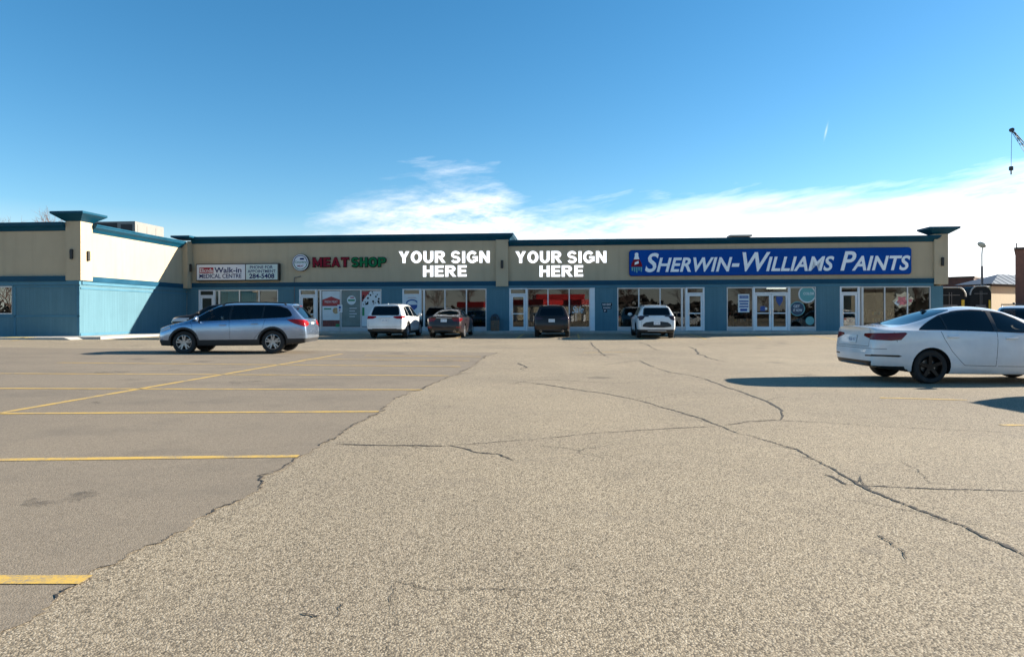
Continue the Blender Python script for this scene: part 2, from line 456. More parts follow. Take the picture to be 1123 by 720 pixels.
def make_car(P, name, label, cat, loc, heading, group=None, pitch=0.):
    L, W, H = P['L'], P['W'], P['H']; ra, fa = P['axles']; r = P['wheel_r']
    root = thing(name, label, cat, loc, heading, group)
    root.rotation_euler.y = pitch
    piv = root
    B = Body(P); X0 = L/2
    arch = r+P.get('archgap', .06)
    def circ(cx, rr, n=30): return [(cx+rr*math.cos(2*PI*i/n), r+rr*math.sin(2*PI*i/n)) for i in range(n)]
    # cladding, trims, glass, doors
    if P.get('clad_z'):
        z = P['clad_z']; B.side([(-.1, 0), (L+.1, 0), (L+.1, z), (-.1, z)], mi=3, k=-.5)
        for cx in (ra, fa): B.side(circ(cx, arch+.065), mi=3, k=.15)
    if P.get('rear_clad_z'): B.cut([(-W, 0), (W, 0), (W, P['rear_clad_z']), (-W, P['rear_clad_z'])], (1, 2), lambda c, n: c.x < .75, None, 3)
    for pl in P.get('rear_black', []): B.rear(pl, mi=1, k=.1)
    for pl in P.get('front_black', []): B.front(pl, mi=1, k=.1)
    if P.get('black_roof'):
        B.cut(P['black_roof'], (0, 1), lambda c, n: n.z > .5 and c.z > H-.3, None, 1)
    for pts in P.get('lines', []): B.line(pts)
    for pts in P.get('rear_lines', []): B.line(pts, proj='rear')
    for i, pl in enumerate(P.get('creases', [])): B.line(pl, w=.012, mi=4)
    for pl in P.get('side_trim', []): B.side(pl, mi=1)
    for pl in P.get('side_chrome', []): B.side(pl, mi=5)
    for i, pl in enumerate(P.get('doors', [])): B.side(pl, tg=40+4*i)
    if P.get('tail_side'): B.side(P['tail_side'], tg=20, k=.1)
    if P.get('tail_rear'): B.rear(P['tail_rear'], tg=20, mirror=True, k=P.get('tail_k', .42))
    if P.get('head_side'): B.side(P['head_side'], tg=22, k=.05)
    if P.get('head_front'): B.front(P['head_front'], tg=22, mirror=True, k=.05)
    for i, pl in enumerate(P['side_windows']): B.side(pl, tg=60+4*i)
    if P.get('rear_trim'): B.rear(P['rear_trim'], mi=1, k=.1)
    B.rear(P['rear_window'], tg=10, k=.1, xmax=2.2)
    if P.get('front_trim'): B.front(P['front_trim'], mi=1, k=.15, xmin=2.)
    B.front(P['windshield'], tg=12, k=.15, xmin=2.)
    for cx in (ra, fa): B.side(circ(cx, arch), delete=True)
    for v in B.bm.verts: v.co.x -= X0
    tree = BVHTree.FromBMesh(B.bm)
    def zroof(x, y):
        h = tree.ray_cast(Vector((x-X0, y, 5)), Vector((0, 0, -1)))[0]
        return h.z if h else H
    def yside(x, z):
        h = tree.ray_cast(Vector((x-X0, 5, z)), Vector((0, -1, 0)))[0]
        return h.y if h else W/2
    pm = P['paint']; mats = [pm, 'black_trim', 'seam', 'cladding', pm, 'chrome']
    hys = [yside(*h)-.006 for h in P.get('handles', [])]
    rails = [[(x, y, zroof(x, y)+z) for x, y, z in pts] for pts in P.get('rails', [])]
    ant = P.get('antenna'); az = zroof(ant, 0) if ant else 0
    gl = P.get('rear_glass', 'privacy_glass')
    doors = {}
    parts = {}
    for i in range(len(P.get('doors', []))):
        for sg in (0, 1):
            d = B.extract(40+4*i+sg)
            if d: doors[(i, sg)] = to_obj(d, 'door', mats, root)
    wd = P.get('window_door', [None]*9)
    for i in range(len(P['side_windows'])):
        for sg in (0, 1):
            d = B.extract(60+4*i+sg)
            if d: to_obj(d, 'side_window', ['car_glass' if i in P.get('clear', ()) else gl], doors.get((wd[i], sg), root), .004)
    d = B.extract(10)
    if d: to_obj(d, 'rear_window', [gl], root, .004)
    d = B.extract(12)
    if d: to_obj(d, 'windshield', ['car_glass'], root, .004)
    for tg0, nm, mt in ((20, 'taillight', P.get('tail_mat', 'red_lens')), (22, 'headlight', 'clear_lens')):
        for sg in (0, 1):
            d = B.extract(tg0+sg)
            if d: to_obj(d, nm, [mt], root, -.006)
    me = bpy.data.meshes.new('body'); B.bm.to_mesh(me); B.bm.free()
    for m in mats: me.materials.append(MATS[m])
    link('body', me, root)
    # wheels and wells
    tw = P.get('tyre_w', .225)
    for cx in (ra, fa):
        for sg in (1, -1):
            mb = MB()
            n = 24; yo, yi = sg*(W/2-.055), sg*(W/2-.36)
            vs = []
            for i in range(n):
                a = 2*PI*i/n; vs.append((cx-X0+arch*1.01*math.cos(a), yo, r+arch*1.01*math.sin(a)))
            for i in range(n):
                a = 2*PI*i/n; vs.append((cx-X0+arch*1.01*math.cos(a), yi, r+arch*1.01*math.sin(a)))
            half = [i for i in range(n) if r+arch*math.sin(2*PI*(i+.5)/n) > .22]
            mb.add(vs, [(i, (i+1) % n, n+(i+1) % n, n+i) for i in half]+[tuple(n+i for i in half)])
            mb.build('wheel_well', 'dark_inside', root)
            wheel(root, cx-X0, sg*(W/2-tw/2-.03), r, tw, sg, P.get('spokes', 5), P.get('rim', 'alloy'), P.get('rim_r', r*.68), P.get('double', False), P.get('wtilt', .3))
    # mirrors, handles
    for sg in (1, -1):
        mx, mz = P['mirror']; w0 = W/2-.06
        mb = MB(); bm = bmesh.new(); bmesh.ops.create_uvsphere(bm, u_segments=14, v_segments=10, radius=1)
        for v in bm.verts: v.co = Vector((mx-X0+v.co.x*.07*(1.15 if v.co.x > 0 else .6), sg*(w0+.15)+v.co.y*.12, mz+.04+v.co.z*.085))
        bm.verts.index_update(); mb.add([v.co for v in bm.verts], [[v.index for v in f.verts] for f in bm.faces]); bm.free()
        mb.tube((mx-X0+.03, sg*(w0-.06), mz-.03), (mx-X0, sg*(w0+.1), mz+.0), .03, .025, 8, 1)
        mb.build('wing_mirror', [P.get('mirror_paint', pm), 'black_trim'], root, True)
    for k, (hx, hz) in enumerate(P.get('handles', [])):
        if not hys: break
        for sg in (1, -1):
            yy = hys[k]*sg
            mb = MB(); mb.bbox(hx-X0-.11, hx-X0+.11, min(yy, yy+sg*.04), max(yy, yy+sg*.04), hz-.02, hz+.02, .012)
            mb.build('handle', P.get('handle_mat', pm), doors.get((k, 1 if sg < 0 else 0), root), True)
    # plate
    px, pz, pt = P['plate']
    mb = MB(); w, h = .155, .076
    q = MB(); q.box(-w, w, -.012, .0, -h, h, 0); text_mesh(q, P.get('plate_text', 'KGB 417'), -w*.82, w*.82, -h*.5, h*.35, -.0135, .001, mi=1)
    me = q.mesh('licence_plate', ['plate_white', 'plate_ink'])
    o = link('licence_plate', me, root, (px-X0, 0, pz)); o.rotation_euler = (R(-pt), 0, R(-90))
    o.rotation_euler = (Matrix.Rotation(R(-90), 3, 'Z') @ Matrix.Rotation(R(-pt), 3, 'X')).to_euler()
    # seats
    for sx in P.get('seats', (ra+.75, ra+1.62)):
        for sy in (-.37, .37):
            mb = MB(); x = sx-X0
            mb.bbox(x-.02, x+.5, sy-.25, sy+.25, .42, .58, .05); mb.bbox(x-.22, x-.04, sy-.24, sy+.24, .5, H-.52, .06); mb.bbox(x-.25, x-.13, sy-.13, sy+.13, H-.50, H-.30, .05)
            mb.build('car_seat', 'seat_cloth', root, True)
    mb = MB(); mb.box(.5-X0, L-.9-X0, -W/2+.14, W/2-.14, .26, .40); mb.box(L-P.get('dash', 1.75)-X0, L-1.2-X0, -W/2+.16, W/2-.16, .4, P.get('dash_z', .9))
    mb.box(.5-X0, ra+.3-X0, -W/2+.2, W/2-.2, .4, .8)
    mb.build('cabin_floor', 'dark_inside', root)
    if ant:
        mb = MB(); mb.add([(ant-X0-.10, -.03, az-.02), (ant-X0+.10, -.02, az-.02), (ant-X0+.10, .02, az-.02), (ant-X0-.10, .03, az-.02), (ant-X0-.09, 0, az+.04)], [(0, 1, 2, 3), (0, 1, 4), (1, 2, 4), (2, 3, 4), (3, 0, 4)])
        mb.build('roof_antenna', P.get('antenna_mat', 'black_trim'), root)
    for k, pts in enumerate(rails):
        for sg in (1, -1):
            mb = MB(); pp = [Vector((x-X0, sg*y, z)) for x, y, z in pts]
            for a, b in zip(pp, pp[1:]): mb.tube(a, b, .02, .02, 8)
            mb.build('roof_rail', P.get('rail_mat', 'black_trim'), root, True)
    for (x0, x1, y0, y1, z0, z1, nm, mt) in P.get('extras', []):
        MB().bbox(x0-X0, x1-X0, y0, y1, z0, z1, min(.015, (x1-x0)*.3, (y1-y0)*.3, (z1-z0)*.3)).build(nm, mt, root, True)
    for (x, z, rr) in P.get('exhaust', []):
        for sg in (1, -1): MB().lathe([(rr, -.02), (rr, .12), (rr*.8, .12), (rr*.8, -.02), (rr, -.02)], 'x', (x-X0, sg*.55, z), 16).build('exhaust_tip', 'chrome', root, True)
    return root
TS = [0, .012, .05, .11, .17, .24, .31, .38, .45, .52, .58, .64, .70, .76, .82, .88, .935, .975, .992, 1]
PLAN = [(0, .80), (.012, .86), (.05, .945), (.11, .985), (.2, 1), (.75, 1), (.85, .985), (.935, .94), (.975, .86), (.992, .76), (1, .68)]
SPLAN = [(0, .88), (.012, .93), (.05, .985), (.11, 1), (.75, 1), (.85, .985), (.935, .945), (.975, .88), (.992, .80), (1, .72)]
def suv(L=4.6, W=1.86, H=1.66, **kw):
    P = dict(L=L, W=W, H=H, ts=TS, plan=SPLAN, level=2, wrapr=.07, roofw=.60*W/1.86*1.02,
        top=[(0, H-.035), (.25*L, H), (.48*L, H-.005), (.56*L, H-.05), (.625*L, H-.16), (.755*L, 1.10), (.80*L, 1.05), (.92*L, .96), (L, .78)],
        belt=[(0, 1.08), (.3*L, 1.05), (.7*L, 1.0), (.85*L, .93), (L, .72)],
        bottom=[(0, .36), (.1, .28), (.2, .21), (.8, .21), (1, .24)],
        rear=[(.25, .16), (.38, .04), (.55, 0), (.72, .02), (.9, .06), (1.05, .10), (H-.25, .38), (H, .52)],
        front=[(.2, L-.12), (.45, L), (.65, L-.02), (.85, L-.12), (1., L-.2), (1.7, L-.2)],
        axles=(.98*L/4.6, L-.92*L/4.6), wheel_r=.35, rim_r=.235, spokes=5,
        side_windows=[[(.62, 1.12), (1.25, 1.10), (1.25, H-.16), (.95, H-.19)], [(1.30, 1.10), (2.18, 1.07), (2.18, H-.135), (1.30, H-.155)], [(2.25, 1.07), (3.42, 1.04), (3.30, 1.12), (2.88, H-.20), (2.25, H-.135)]],
        window_door=[None, 0, 1], doors=[[(1.16, .62), (1.30, .42), (2.2, .40), (2.2, H-.11), (1.28, H-.13), (1.24, 1.06)], [(2.21, .40), (3.30, .40), (3.45, .62), (3.48, 1.02), (3.36, 1.13), (2.9, H-.16), (2.21, H-.11)]],
        lines=[], rear_window=rnd([(-.62, 1.10), (.62, 1.10), (.52, H-.17), (-.52, H-.17)], .07),
        windshield=rnd([(-.70, 1.09), (.70, 1.09), (.56, H-.11), (-.56, H-.11)], .08),
        mirror=(3.2, 1.10), handles=[(1.55, .97), (2.5, .95)], handle_y=W/2-.055, plate=(.02, .80, 4))
    P['lines'] = [P['doors'][0]+P['doors'][0][:1], P['doors'][1]+P['doors'][1][:1]]
    P.update(kw); return P
def sedan(L=4.7, W=1.80, H=1.46, **kw):
    P = dict(L=L, W=W, H=H, ts=TS, plan=PLAN, level=2, roofw=.555*W/1.8,
        top=[(0, 1.075), (.03*L, 1.085), (.12*L, 1.085), (.16*L, 1.12), (.33*L, 1.405), (.42*L, H-.01), (.48*L, H), (.56*L, H-.035), (.61*L, H-.10), (.765*L, 1.02), (.80*L, .97), (.92*L, .86), (L, .68)],
        belt=[(0, 1.01), (.15*L, 1.0), (.5*L, .97), (.75*L, .92), (.9*L, .80), (L, .62)],
        bottom=[(0, .34), (.06, .27), (.18, .19), (.8, .18), (1, .20)],
        rear=[(.2, .22), (.33, .06), (.5, 0), (.68, .015), (.8, .06), (.95, .07), (1.05, .08), (1.2, .14), (1.5, .14)],
        front=[(.18, L-.10), (.4, L), (.6, L-.02), (.75, L-.10), (.9, L-.16), (1.6, L-.16)],
        axles=(1.115*L/4.7, L-.885*L/4.7), wheel_r=.325, rim_r=.222, spokes=5,
        side_windows=[], doors=[], lines=[], mirror=(3.12, 1.0), handles=[(1.52, .90), (2.62, .88)], handle_y=W/2-.045,
        rear_window=rnd([(-.60, 1.125), (.60, 1.125), (.47, H-.07), (-.47, H-.07)], .09),
        windshield=rnd([(-.66, 1.03), (.66, 1.03), (.52, H-.075), (-.52, H-.075)], .08), plate=(.06, .84, 10))
    P.update(kw); return P
JETTA_WIN = curvy([(.93, 1.03), (1.45, 1.035), (2.35, 1.01), (3.22, .975), (3.26, 1.0), (2.72, 1.335), (2.35, 1.395), (1.95, 1.405), (1.55, 1.35), (1.17, 1.19), (.90, 1.04)], 1)
def clipx(poly, x0, x1):
    out = poly
    for lim, sg in ((x0, 1), (x1, -1)):
        q = []
        for a, b in zip(out, out[1:]+out[:1]):
            ia, ib = sg*(a[0]-lim) >= 0, sg*(b[0]-lim) >= 0
            if ia: q.append(a)
            if ia != ib:
                t = (lim-a[0])/(b[0]-a[0]); q.append((lim, a[1]+t*(b[1]-a[1])))
        out = q
    return out
def scale_poly(poly, d):
    cx = sum(p[0] for p in poly)/len(poly); cz = sum(p[1] for p in poly)/len(poly)
    lx = max(abs(p[0]-cx) for p in poly); lz = max(abs(p[1]-cz) for p in poly)
    return [(cx+(x-cx)*(1+d/lx), cz+(z-cz)*(1+d/lz)) for x, z in poly]
def jetta(**kw):
    d0 = [(1.30, 1.0), (1.36, .85), (1.50, .62), (1.68, .42), (1.75, .36), (2.33, .345), (2.36, .8), (2.36, 1.40), (1.9, 1.415), (1.5, 1.34), (1.33, 1.10)]
    d1 = [(2.37, .345), (3.35, .34), (3.42, .5), (3.42, .80), (3.36, .96), (3.28, 1.02), (2.75, 1.345), (2.37, 1.40)]
    return sedan(H=1.49, level=3, side_trim=[scale_poly(JETTA_WIN, .022), [(.05, .52), (.5, .505), (.56, .525), (.5, .545), (.05, .55)]], side_windows=[clipx(JETTA_WIN, .5, 1.42), clipx(JETTA_WIN, 1.45, 2.32), clipx(JETTA_WIN, 2.40, 4)],
        window_door=[None, 0, 1], clear=(2,), doors=[d0, d1],
        lines=[d0[:8], d1[:6], [(.42, .98), (.47, .80)]],
        creases=[[(.5, .905), (1.3, .905)], [(1.36, .905), (2.35, .885), (3.4, .85)], [(1.75, .48), (3.3, .45)]],
        beltcrease=.75, tail_k=.3, tail_side=[(-.1, .955), (.12, .955), (.62, .975), (.66, .96), (.54, .835), (.36, .82), (.1, .83), (-.1, .84)], tail_rear=[(.40, .90), (.55, .865), (.72, .84), (1., .83), (1., .965), (.7, .96), (.42, .945)], tail_mat='dark_red_lens',
        head_side=[(4.25, .72), (4.6, .62), (4.75, .62), (4.75, .72), (4.4, .80)],
        rear_lines=[[(-.60, 1.05), (-.62, .70), (.62, .70), (.60, 1.05)], [(-.85, .66), (.85, .66)]],
        side_black=[], rear_black=[[(-.62, .26), (.62, .26), (.70, .42), (-.70, .42)], [(.52, .505), (.82, .515), (.82, .545), (.52, .535)], [(-.52, .505), (-.82, .515), (-.82, .545), (-.52, .535)], [(-.9, .2), (.9, .2), (.9, .35), (-.9, .33)]],
        rear_trim=rnd([(-.63, 1.115), (.63, 1.115), (.49, 1.40), (-.49, 1.40)], .08),
        paint='cool_white_paint', rim='black_alloy', plate=(.055, .83, 8), seats=(1.55, 2.55), dash_z=.92, dash=1.7, wtilt=.35, archgap=.045, antenna=1.52,
        extras=[(.13, .165, -.06, .06, .955, 1.0, 'badge', 'chrome')], **kw)
def outback(**kw):
    win = curvy([(.54, 1.14), (1.2, 1.11), (2.2, 1.075), (3.58, 1.03), (3.56, 1.06), (2.95, 1.44), (2.4, 1.50), (1.4, 1.50), (.74, 1.45), (.48, 1.22)], 1)
    d0 = [(1.30, 1.06), (1.36, .80), (1.60, .50), (1.66, .42), (2.37, .41), (2.40, .9), (2.40, 1.49), (1.42, 1.49), (1.34, 1.2)]
    d1 = [(2.41, .41), (3.42, .40), (3.52, .55), (3.55, .9), (3.64, 1.02), (2.97, 1.45), (2.41, 1.49)]
    P = suv(4.82, 1.84, 1.60, level=3, side_trim=[scale_poly(win, .025)], side_windows=[clipx(win, .4, 1.36), clipx(win, 1.42, 2.36), clipx(win, 2.44, 4)], window_door=[None, 0, 1], clear=(1, 2), doors=[d0, d1], lines=[d0[:7], d1[:6]],
        top=[(0, 1.56), (.6, 1.59), (1.4, 1.60), (2.2, 1.60), (2.6, 1.57), (2.95, 1.48), (3.78, 1.06), (4.0, 1.02), (4.45, .93), (4.82, .80)],
        belt=[(0, 1.05), (1.4, 1.03), (3.4, .97), (4.1, .92), (4.82, .72)], roofw=.57,
        bottom=[(0, .34), (.1, .29), (.2, .25), (.8, .25), (1, .27)],
        rear=[(.3, .10), (.4, .02), (.65, 0), (.85, .03), (1.0, .07), (1.1, .14), (1.45, .52), (1.6, .62)],
        axles=(1.06, 3.805), wheel_r=.36, rim_r=.235, spokes=5, double=True, clad_z=.44, rear_clad_z=.46,
        creases=[[(.7, .86), (1.3, .87)], [(1.36, .87), (2.4, .84), (3.5, .80)], [(1.7, .56), (3.4, .54)]],
        tail_side=[(-.1, .84), (.10, .84), (.36, .92), (.50, .985), (.62, 1.05), (.40, 1.065), (.08, 1.04), (-.1, 1.04)], tail_rear=[(.48, .90), (.62, .86), (1., .84), (1., 1.05), (.7, 1.04), (.50, .99)],
        head_side=[(4.2, .80), (4.5, .70), (4.9, .68), (4.9, .82), (4.6, .88), (4.3, .92)], rear_lines=[[(-.70, 1.03), (-.72, .62), (.72, .62), (.70, 1.03)], [(-.9, .58), (.9, .58)]],
        front_black=[[(-.5, .52), (.5, .52), (.48, .76), (-.48, .76)], [(-.6, .3), (.6, .3), (.55, .45), (-.55, .45)]],
        rear_trim=rnd([(-.66, 1.07), (.66, 1.07), (.57, 1.50), (-.57, 1.50)], .07), rear_window=rnd([(-.63, 1.10), (.63, 1.10), (.54, 1.43), (-.54, 1.43)], .07),
        windshield=rnd([(-.68, 1.06), (.68, 1.06), (.55, 1.49), (-.55, 1.49)], .08),
        rails=[[(.72, .52, -.01), (.80, .53, .055), (1.3, .54, .065), (1.8, .54, .065), (2.3, .54, .065), (2.62, .535, .06), (2.74, .53, -.01)]],
        mirror=(3.35, 1.06), handles=[(1.62, .93), (2.60, .90)], handle_y=.875, paint='silver_paint', plate=(.045, .88, 6), seats=(1.75, 2.65), dash=1.75, dash_z=.95,
        extras=[(.02, .07, -.36, .36, .985, 1.005, 'trim_strip', 'chrome'), (.40, .44, -.12, .12, 1.475, 1.495, 'brake_light', 'red_lens'), (.035, .06, .62, .80, .60, .66, 'reflector', 'reflector_red'), (.035, .06, -.80, -.62, .60, .66, 'reflector', 'reflector_red')])
    P.update(kw); return P

def white_suv(**kw):
    P = suv(4.89, 1.92, 1.73, paint='white_paint', clad_z=.34, rear_clad_z=.48, wheel_r=.375, rim_r=.24, belt=[(0, 1.12), (1.5, 1.10), (3.4, 1.03), (4.2, .97), (4.89, .78)],
        tail_side=[(-.1, 1.0), (.10, .99), (.42, 1.06), (.46, 1.12), (.1, 1.11), (-.1, 1.12)], tail_rear=[(.42, 1.04), (.60, .98), (.98, .97), (.98, 1.12), (.72, 1.12), (.45, 1.10)],
        rear_window=rnd([(-.68, 1.17), (.68, 1.17), (.58, 1.56), (-.58, 1.56)], .09), rear_trim=rnd([(-.72, 1.14), (.72, 1.14), (.62, 1.60), (-.62, 1.60)], .09),
        rear_lines=[[(-.78, 1.12), (-.80, .60), (.80, .60), (.78, 1.12)]], rear_black=[[(-.55, .28), (.55, .28), (.62, .50), (-.62, .50)]],
        plate=(.02, .90, 4), plate_text='GWC 208', extras=[(.5, .62, -.60, .60, 1.665, 1.69, 'spoiler', 'white_paint'), (.015, .05, -.30, .30, 1.02, 1.05, 'trim_strip', 'chrome'), (.04, .06, .66, .82, .60, .64, 'reflector', 'reflector_red'), (.04, .06, -.82, -.66, .60, .64, 'reflector', 'reflector_red')], antenna=.8, antenna_mat='white_paint')
    P.update(kw); return P
def white_crossover(**kw):
    P = suv(4.66, 1.865, 1.66, paint='white_paint', clad_z=.36, rear_clad_z=.46, wheel_r=.36, rim_r=.245, rim='black_alloy',
        tail_side=[(-.1, 1.03), (.1, .99), (.45, 1.03), (.5, 1.08), (.2, 1.12), (-.1, 1.12)], tail_rear=[(.36, 1.09), (.58, 1.07), (.66, .95), (.80, .90), (.98, .96), (.98, 1.13), (.40, 1.13)], tail_mat='smoke_lens',
        rear_window=rnd([(-.62, 1.17), (.62, 1.17), (.54, 1.47), (-.54, 1.47)], .07), rear_trim=rnd([(-.67, 1.14), (.67, 1.14), (.60, 1.52), (-.60, 1.52)], .07),
        rear_black=[curvy([(-.68, .56), (.68, .56), (.70, .70), (.46, .85), (-.46, .85), (-.70, .70)], 1), [(-.5, .27), (.5, .27), (.58, .44), (-.58, .44)]],
        rear_lines=[[(-.72, 1.04), (-.74, .60), (.74, .60), (.72, 1.04)]], plate=(.015, .77, 4), plate_text='LRT 562',
        rails=[[(.85, .55, -.01), (.92, .56, .045), (1.6, .56, .05), (2.3, .56, .045), (2.4, .56, -.01)]],
        extras=[(-.005, .05, -.45, .45, .37, .42, 'skid_plate', 'alloy'), (.45, .60, -.56, .56, 1.60, 1.62, 'spoiler', 'white_paint'), (.03, .05, .60, .80, .52, .56, 'reflector', 'reflector_red'), (.03, .05, -.80, -.60, .52, .56, 'reflector', 'reflector_red')], antenna=.75)
    P.update(kw); return P
def dark_suv(**kw):
    P = suv(4.55, 1.84, 1.65, paint='brown_paint', clad_z=.34, rear_clad_z=.40, wheel_r=.355, rim_r=.235, rim='alloy',
        tail_side=[(-.1, .92), (.1, .90), (.40, .98), (.42, 1.06), (.1, 1.06), (-.1, 1.06)], tail_rear=[(.42, .93), (.60, .90), (.95, .90), (.95, 1.06), (.6, 1.05), (.44, .99)], tail_mat='smoke_lens',
        rear_window=rnd([(-.62, 1.12), (.62, 1.12), (.52, 1.48), (-.52, 1.48)], .08), rear_trim=rnd([(-.66, 1.09), (.66, 1.09), (.56, 1.52), (-.56, 1.52)], .08),
        rear_lines=[[(-.68, 1.03), (-.72, .64), (.72, .64), (.68, 1.03)], [(-.9, .60), (.9, .60)]], plate=(.015, .86, 4), plate_text='HDM 934',
        extras=[(.035, .055, .60, .82, .50, .54, 'reflector', 'reflector_red'), (.035, .055, -.82, -.60, .50, .54, 'reflector', 'reflector_red'), (.43, .6, -.52, .52, 1.585, 1.605, 'spoiler', 'brown_paint')], exhaust=[(.05, .33, .05)])
    P.update(kw); return P
def dark_sedan(**kw):
    win = curvy([(.98, 1.035), (2.4, 1.01), (3.30, .975), (2.80, 1.33), (2.35, 1.385), (1.8, 1.38), (1.3, 1.24)], 1)
    d0 = [(1.36, 1.0), (1.42, .80), (1.70, .40), (2.38, .37), (2.42, .8), (2.42, 1.39), (1.9, 1.41), (1.4, 1.2)]
    d1 = [(2.43, .37), (3.42, .36), (3.5, .6), (3.46, .96), (3.3, 1.0), (2.80, 1.35), (2.43, 1.39)]
    P = sedan(4.85, 1.845, 1.45, side_trim=[scale_poly(win, .02)], side_windows=[clipx(win, .5, 1.44), clipx(win, 1.48, 2.38), clipx(win, 2.46, 4)], window_door=[None, 0, 1], doors=[d0, d1], lines=[d0[:6], d1[:5]],
        paint='maroon_paint', tail_mat='dark_red_lens', tail_side=[(-.1, .84), (.1, .82), (.45, .92), (.5, .98), (.1, 1.0), (-.1, 1.0)], tail_rear=[(.50, .84), (.9, .82), (.95, 1.0), (.45, 1.01), (.40, .95)],
        rear_lines=[[(-.52, 1.05), (-.46, .74), (.46, .74), (.52, 1.05)], [(-.9, .68), (.9, .68)]], rear_black=[[(-.65, .24), (.65, .24), (.72, .40), (-.72, .40)]],
        plate=(.045, .88, 10), plate_text='FJA 371', exhaust=[(.06, .34, .055)], extras=[(.06, .085, -.40, .40, 1.0, 1.02, 'trim_strip', 'chrome'), (.03, .05, .62, .84, .52, .55, 'reflector', 'reflector_red'), (.03, .05, -.84, -.62, .52, .55, 'reflector', 'reflector_red')])
    P.update(kw); return P
def black_pickup(**kw):
    P = suv(5.85, 2.03, 1.92, paint='black_paint', clad_z=.45, wheel_r=.40, rim_r=.25, spokes=6, roofw=.72,
        top=[(0, 1.80), (.4, 1.86), (1.8, 1.88), (3.4, 1.92), (3.9, 1.87), (4.15, 1.79), (4.72, 1.36), (4.85, 1.32), (5.5, 1.27), (5.85, 1.18)],
        belt=[(0, 1.28), (3.0, 1.26), (4.4, 1.22), (5.3, 1.16), (5.85, 1.05)], bottom=[(0, .5), (.15, .42), (.85, .40), (1, .42)],
        rear=[(.4, .05), (.6, 0), (1.2, .03), (1.8, .25), (1.95, .3)], front=[(.3, 5.75), (.6, 5.85), (1., 5.83), (1.15, 5.76), (1.3, 5.7), (2., 5.7)], wrapf=.16,
        axles=(1.15, 4.85), side_windows=[[(.30, 1.34), (1.7, 1.32), (1.7, 1.72), (.42, 1.72)], [(1.8, 1.32), (2.85, 1.31), (2.85, 1.76), (1.8, 1.74)], [(2.95, 1.31), (4.45, 1.30), (4.35, 1.40), (3.92, 1.74), (2.95, 1.76)]],
        doors=[[(1.72, .55), (2.88, .53), (2.88, 1.80), (1.72, 1.78)], [(2.90, .53), (4.3, .52), (4.5, 1.2), (4.42, 1.38), (3.95, 1.77), (2.90, 1.80)]],
        rear_window=rnd([(-.62, 1.34), (.62, 1.34), (.56, 1.72), (-.56, 1.72)], .05), windshield=rnd([(-.80, 1.36), (.80, 1.36), (.66, 1.80), (-.66, 1.80)], .07), xw=1,
        head_front=[(.72, .98), (1.1, .96), (1.1, 1.14), (.66, 1.15)], front_black=[[(-.62, .70), (.62, .70), (.62, 1.14), (-.62, 1.14)]],
        tail_side=[(-.1, .95), (.2, .95), (.2, 1.25), (-.1, 1.25)], tail_rear=[(.82, .95), (1.1, .95), (1.1, 1.25), (.84, 1.25)], mirror=(4.3, 1.38), handles=[(1.95, 1.12), (3.1, 1.12)], plate=(.01, .72, 0),
        extras=[(5.80, 5.87, -.9, .9, .52, .68, 'bumper', 'black_trim'), (5.80, 5.86, -.66, .66, .90, .96, 'grille_bar', 'chrome')], seats=(2.1, 3.1), dash=1.9, dash_z=1.2)
    P['lines'] = [P['doors'][0]+P['doors'][0][:1], P['doors'][1]+P['doors'][1][:1]]
    P.update(kw); return P
# ================================================================== world, sun, camera
SUNV = Vector((2.58, .71, 1.0)).normalized()
EL = math.asin(SUNV.z); AZ = math.atan2(SUNV.x, SUNV.y)
w = bpy.data.worlds.new('World'); SC.world = w; w.use_nodes = True
t = NT(w.node_tree); bg = t.n['Background']
sky = t.node('ShaderNodeTexSky'); sky.sky_type = 'NISHITA'; sky.sun_disc = False; sky.sun_elevation = EL; sky.sun_rotation = AZ
sky.air_density = 1.0; sky.dust_density = .25; sky.ozone_density = 3.0; sky.altitude = 240
tc = t.node('ShaderNodeTexCoord'); sep = t.node('ShaderNodeSeparateXYZ'); t.link(tc.outputs['Generated'], sep.inputs[0])
dx, dy, dz = sep.outputs
az = t.math('ARCTAN2', dx, dy); el = t.math('ARCSINE', dz)
hs = t.node('ShaderNodeHueSaturation'); hs.inputs['Saturation'].default_value = 1.32; hs.inputs['Hue'].default_value = .492; t.link(sky.outputs[0], hs.inputs['Color'])
t.link(t.maprange(el, .0, .14, .30, 1.27), hs.inputs['Saturation'])      # the haze near the horizon is nearly colourless
# streaky high cloud: noise on a flat sheet overhead, drawn out along one wind direction
inv = t.math('DIVIDE', 1.0, t.math('MAXIMUM', t.math('ADD', dz, .06), .02))
cx = t.math('MULTIPLY', dx, inv); cy = t.math('MULTIPLY', dy, inv)
cmb = t.node('ShaderNodeCombineXYZ'); t.link(cx, cmb.inputs[0]); t.link(cy, cmb.inputs[1])
ae = t.node('ShaderNodeCombineXYZ'); t.link(az, ae.inputs[0]); t.link(el, ae.inputs[1])
wn = t.node('ShaderNodeTexNoise'); wn.inputs['Scale'].default_value = 7; wn.inputs['Detail'].default_value = 3; t.link(ae.outputs[0], wn.inputs[0])
wv = t.node('ShaderNodeVectorMath'); wv.operation = 'MULTIPLY_ADD'; t.link(wn.outputs['Color'], wv.inputs[0]); wv.inputs[1].default_value = (.05, .03, 0); t.link(ae.outputs[0], wv.inputs[2])
def cmap(sx, sy, rot):
    m_ = t.node('ShaderNodeMapping'); m_.vector_type = 'TEXTURE'; m_.inputs['Rotation'].default_value = (0, 0, R(rot)); m_.inputs['Scale'].default_value = (1/sx, 1/sy, 1); t.link(wv.outputs[0], m_.inputs[0]); return m_.outputs[0]
n1 = t.noise(cmap(4.2, 27, 8), 1., 9, .62)
n2 = t.noise(cmap(17, 105, -9), 1., 5, .62)
n4 = t.noise(cmap(60, 110, 24), 1., 4, .65)
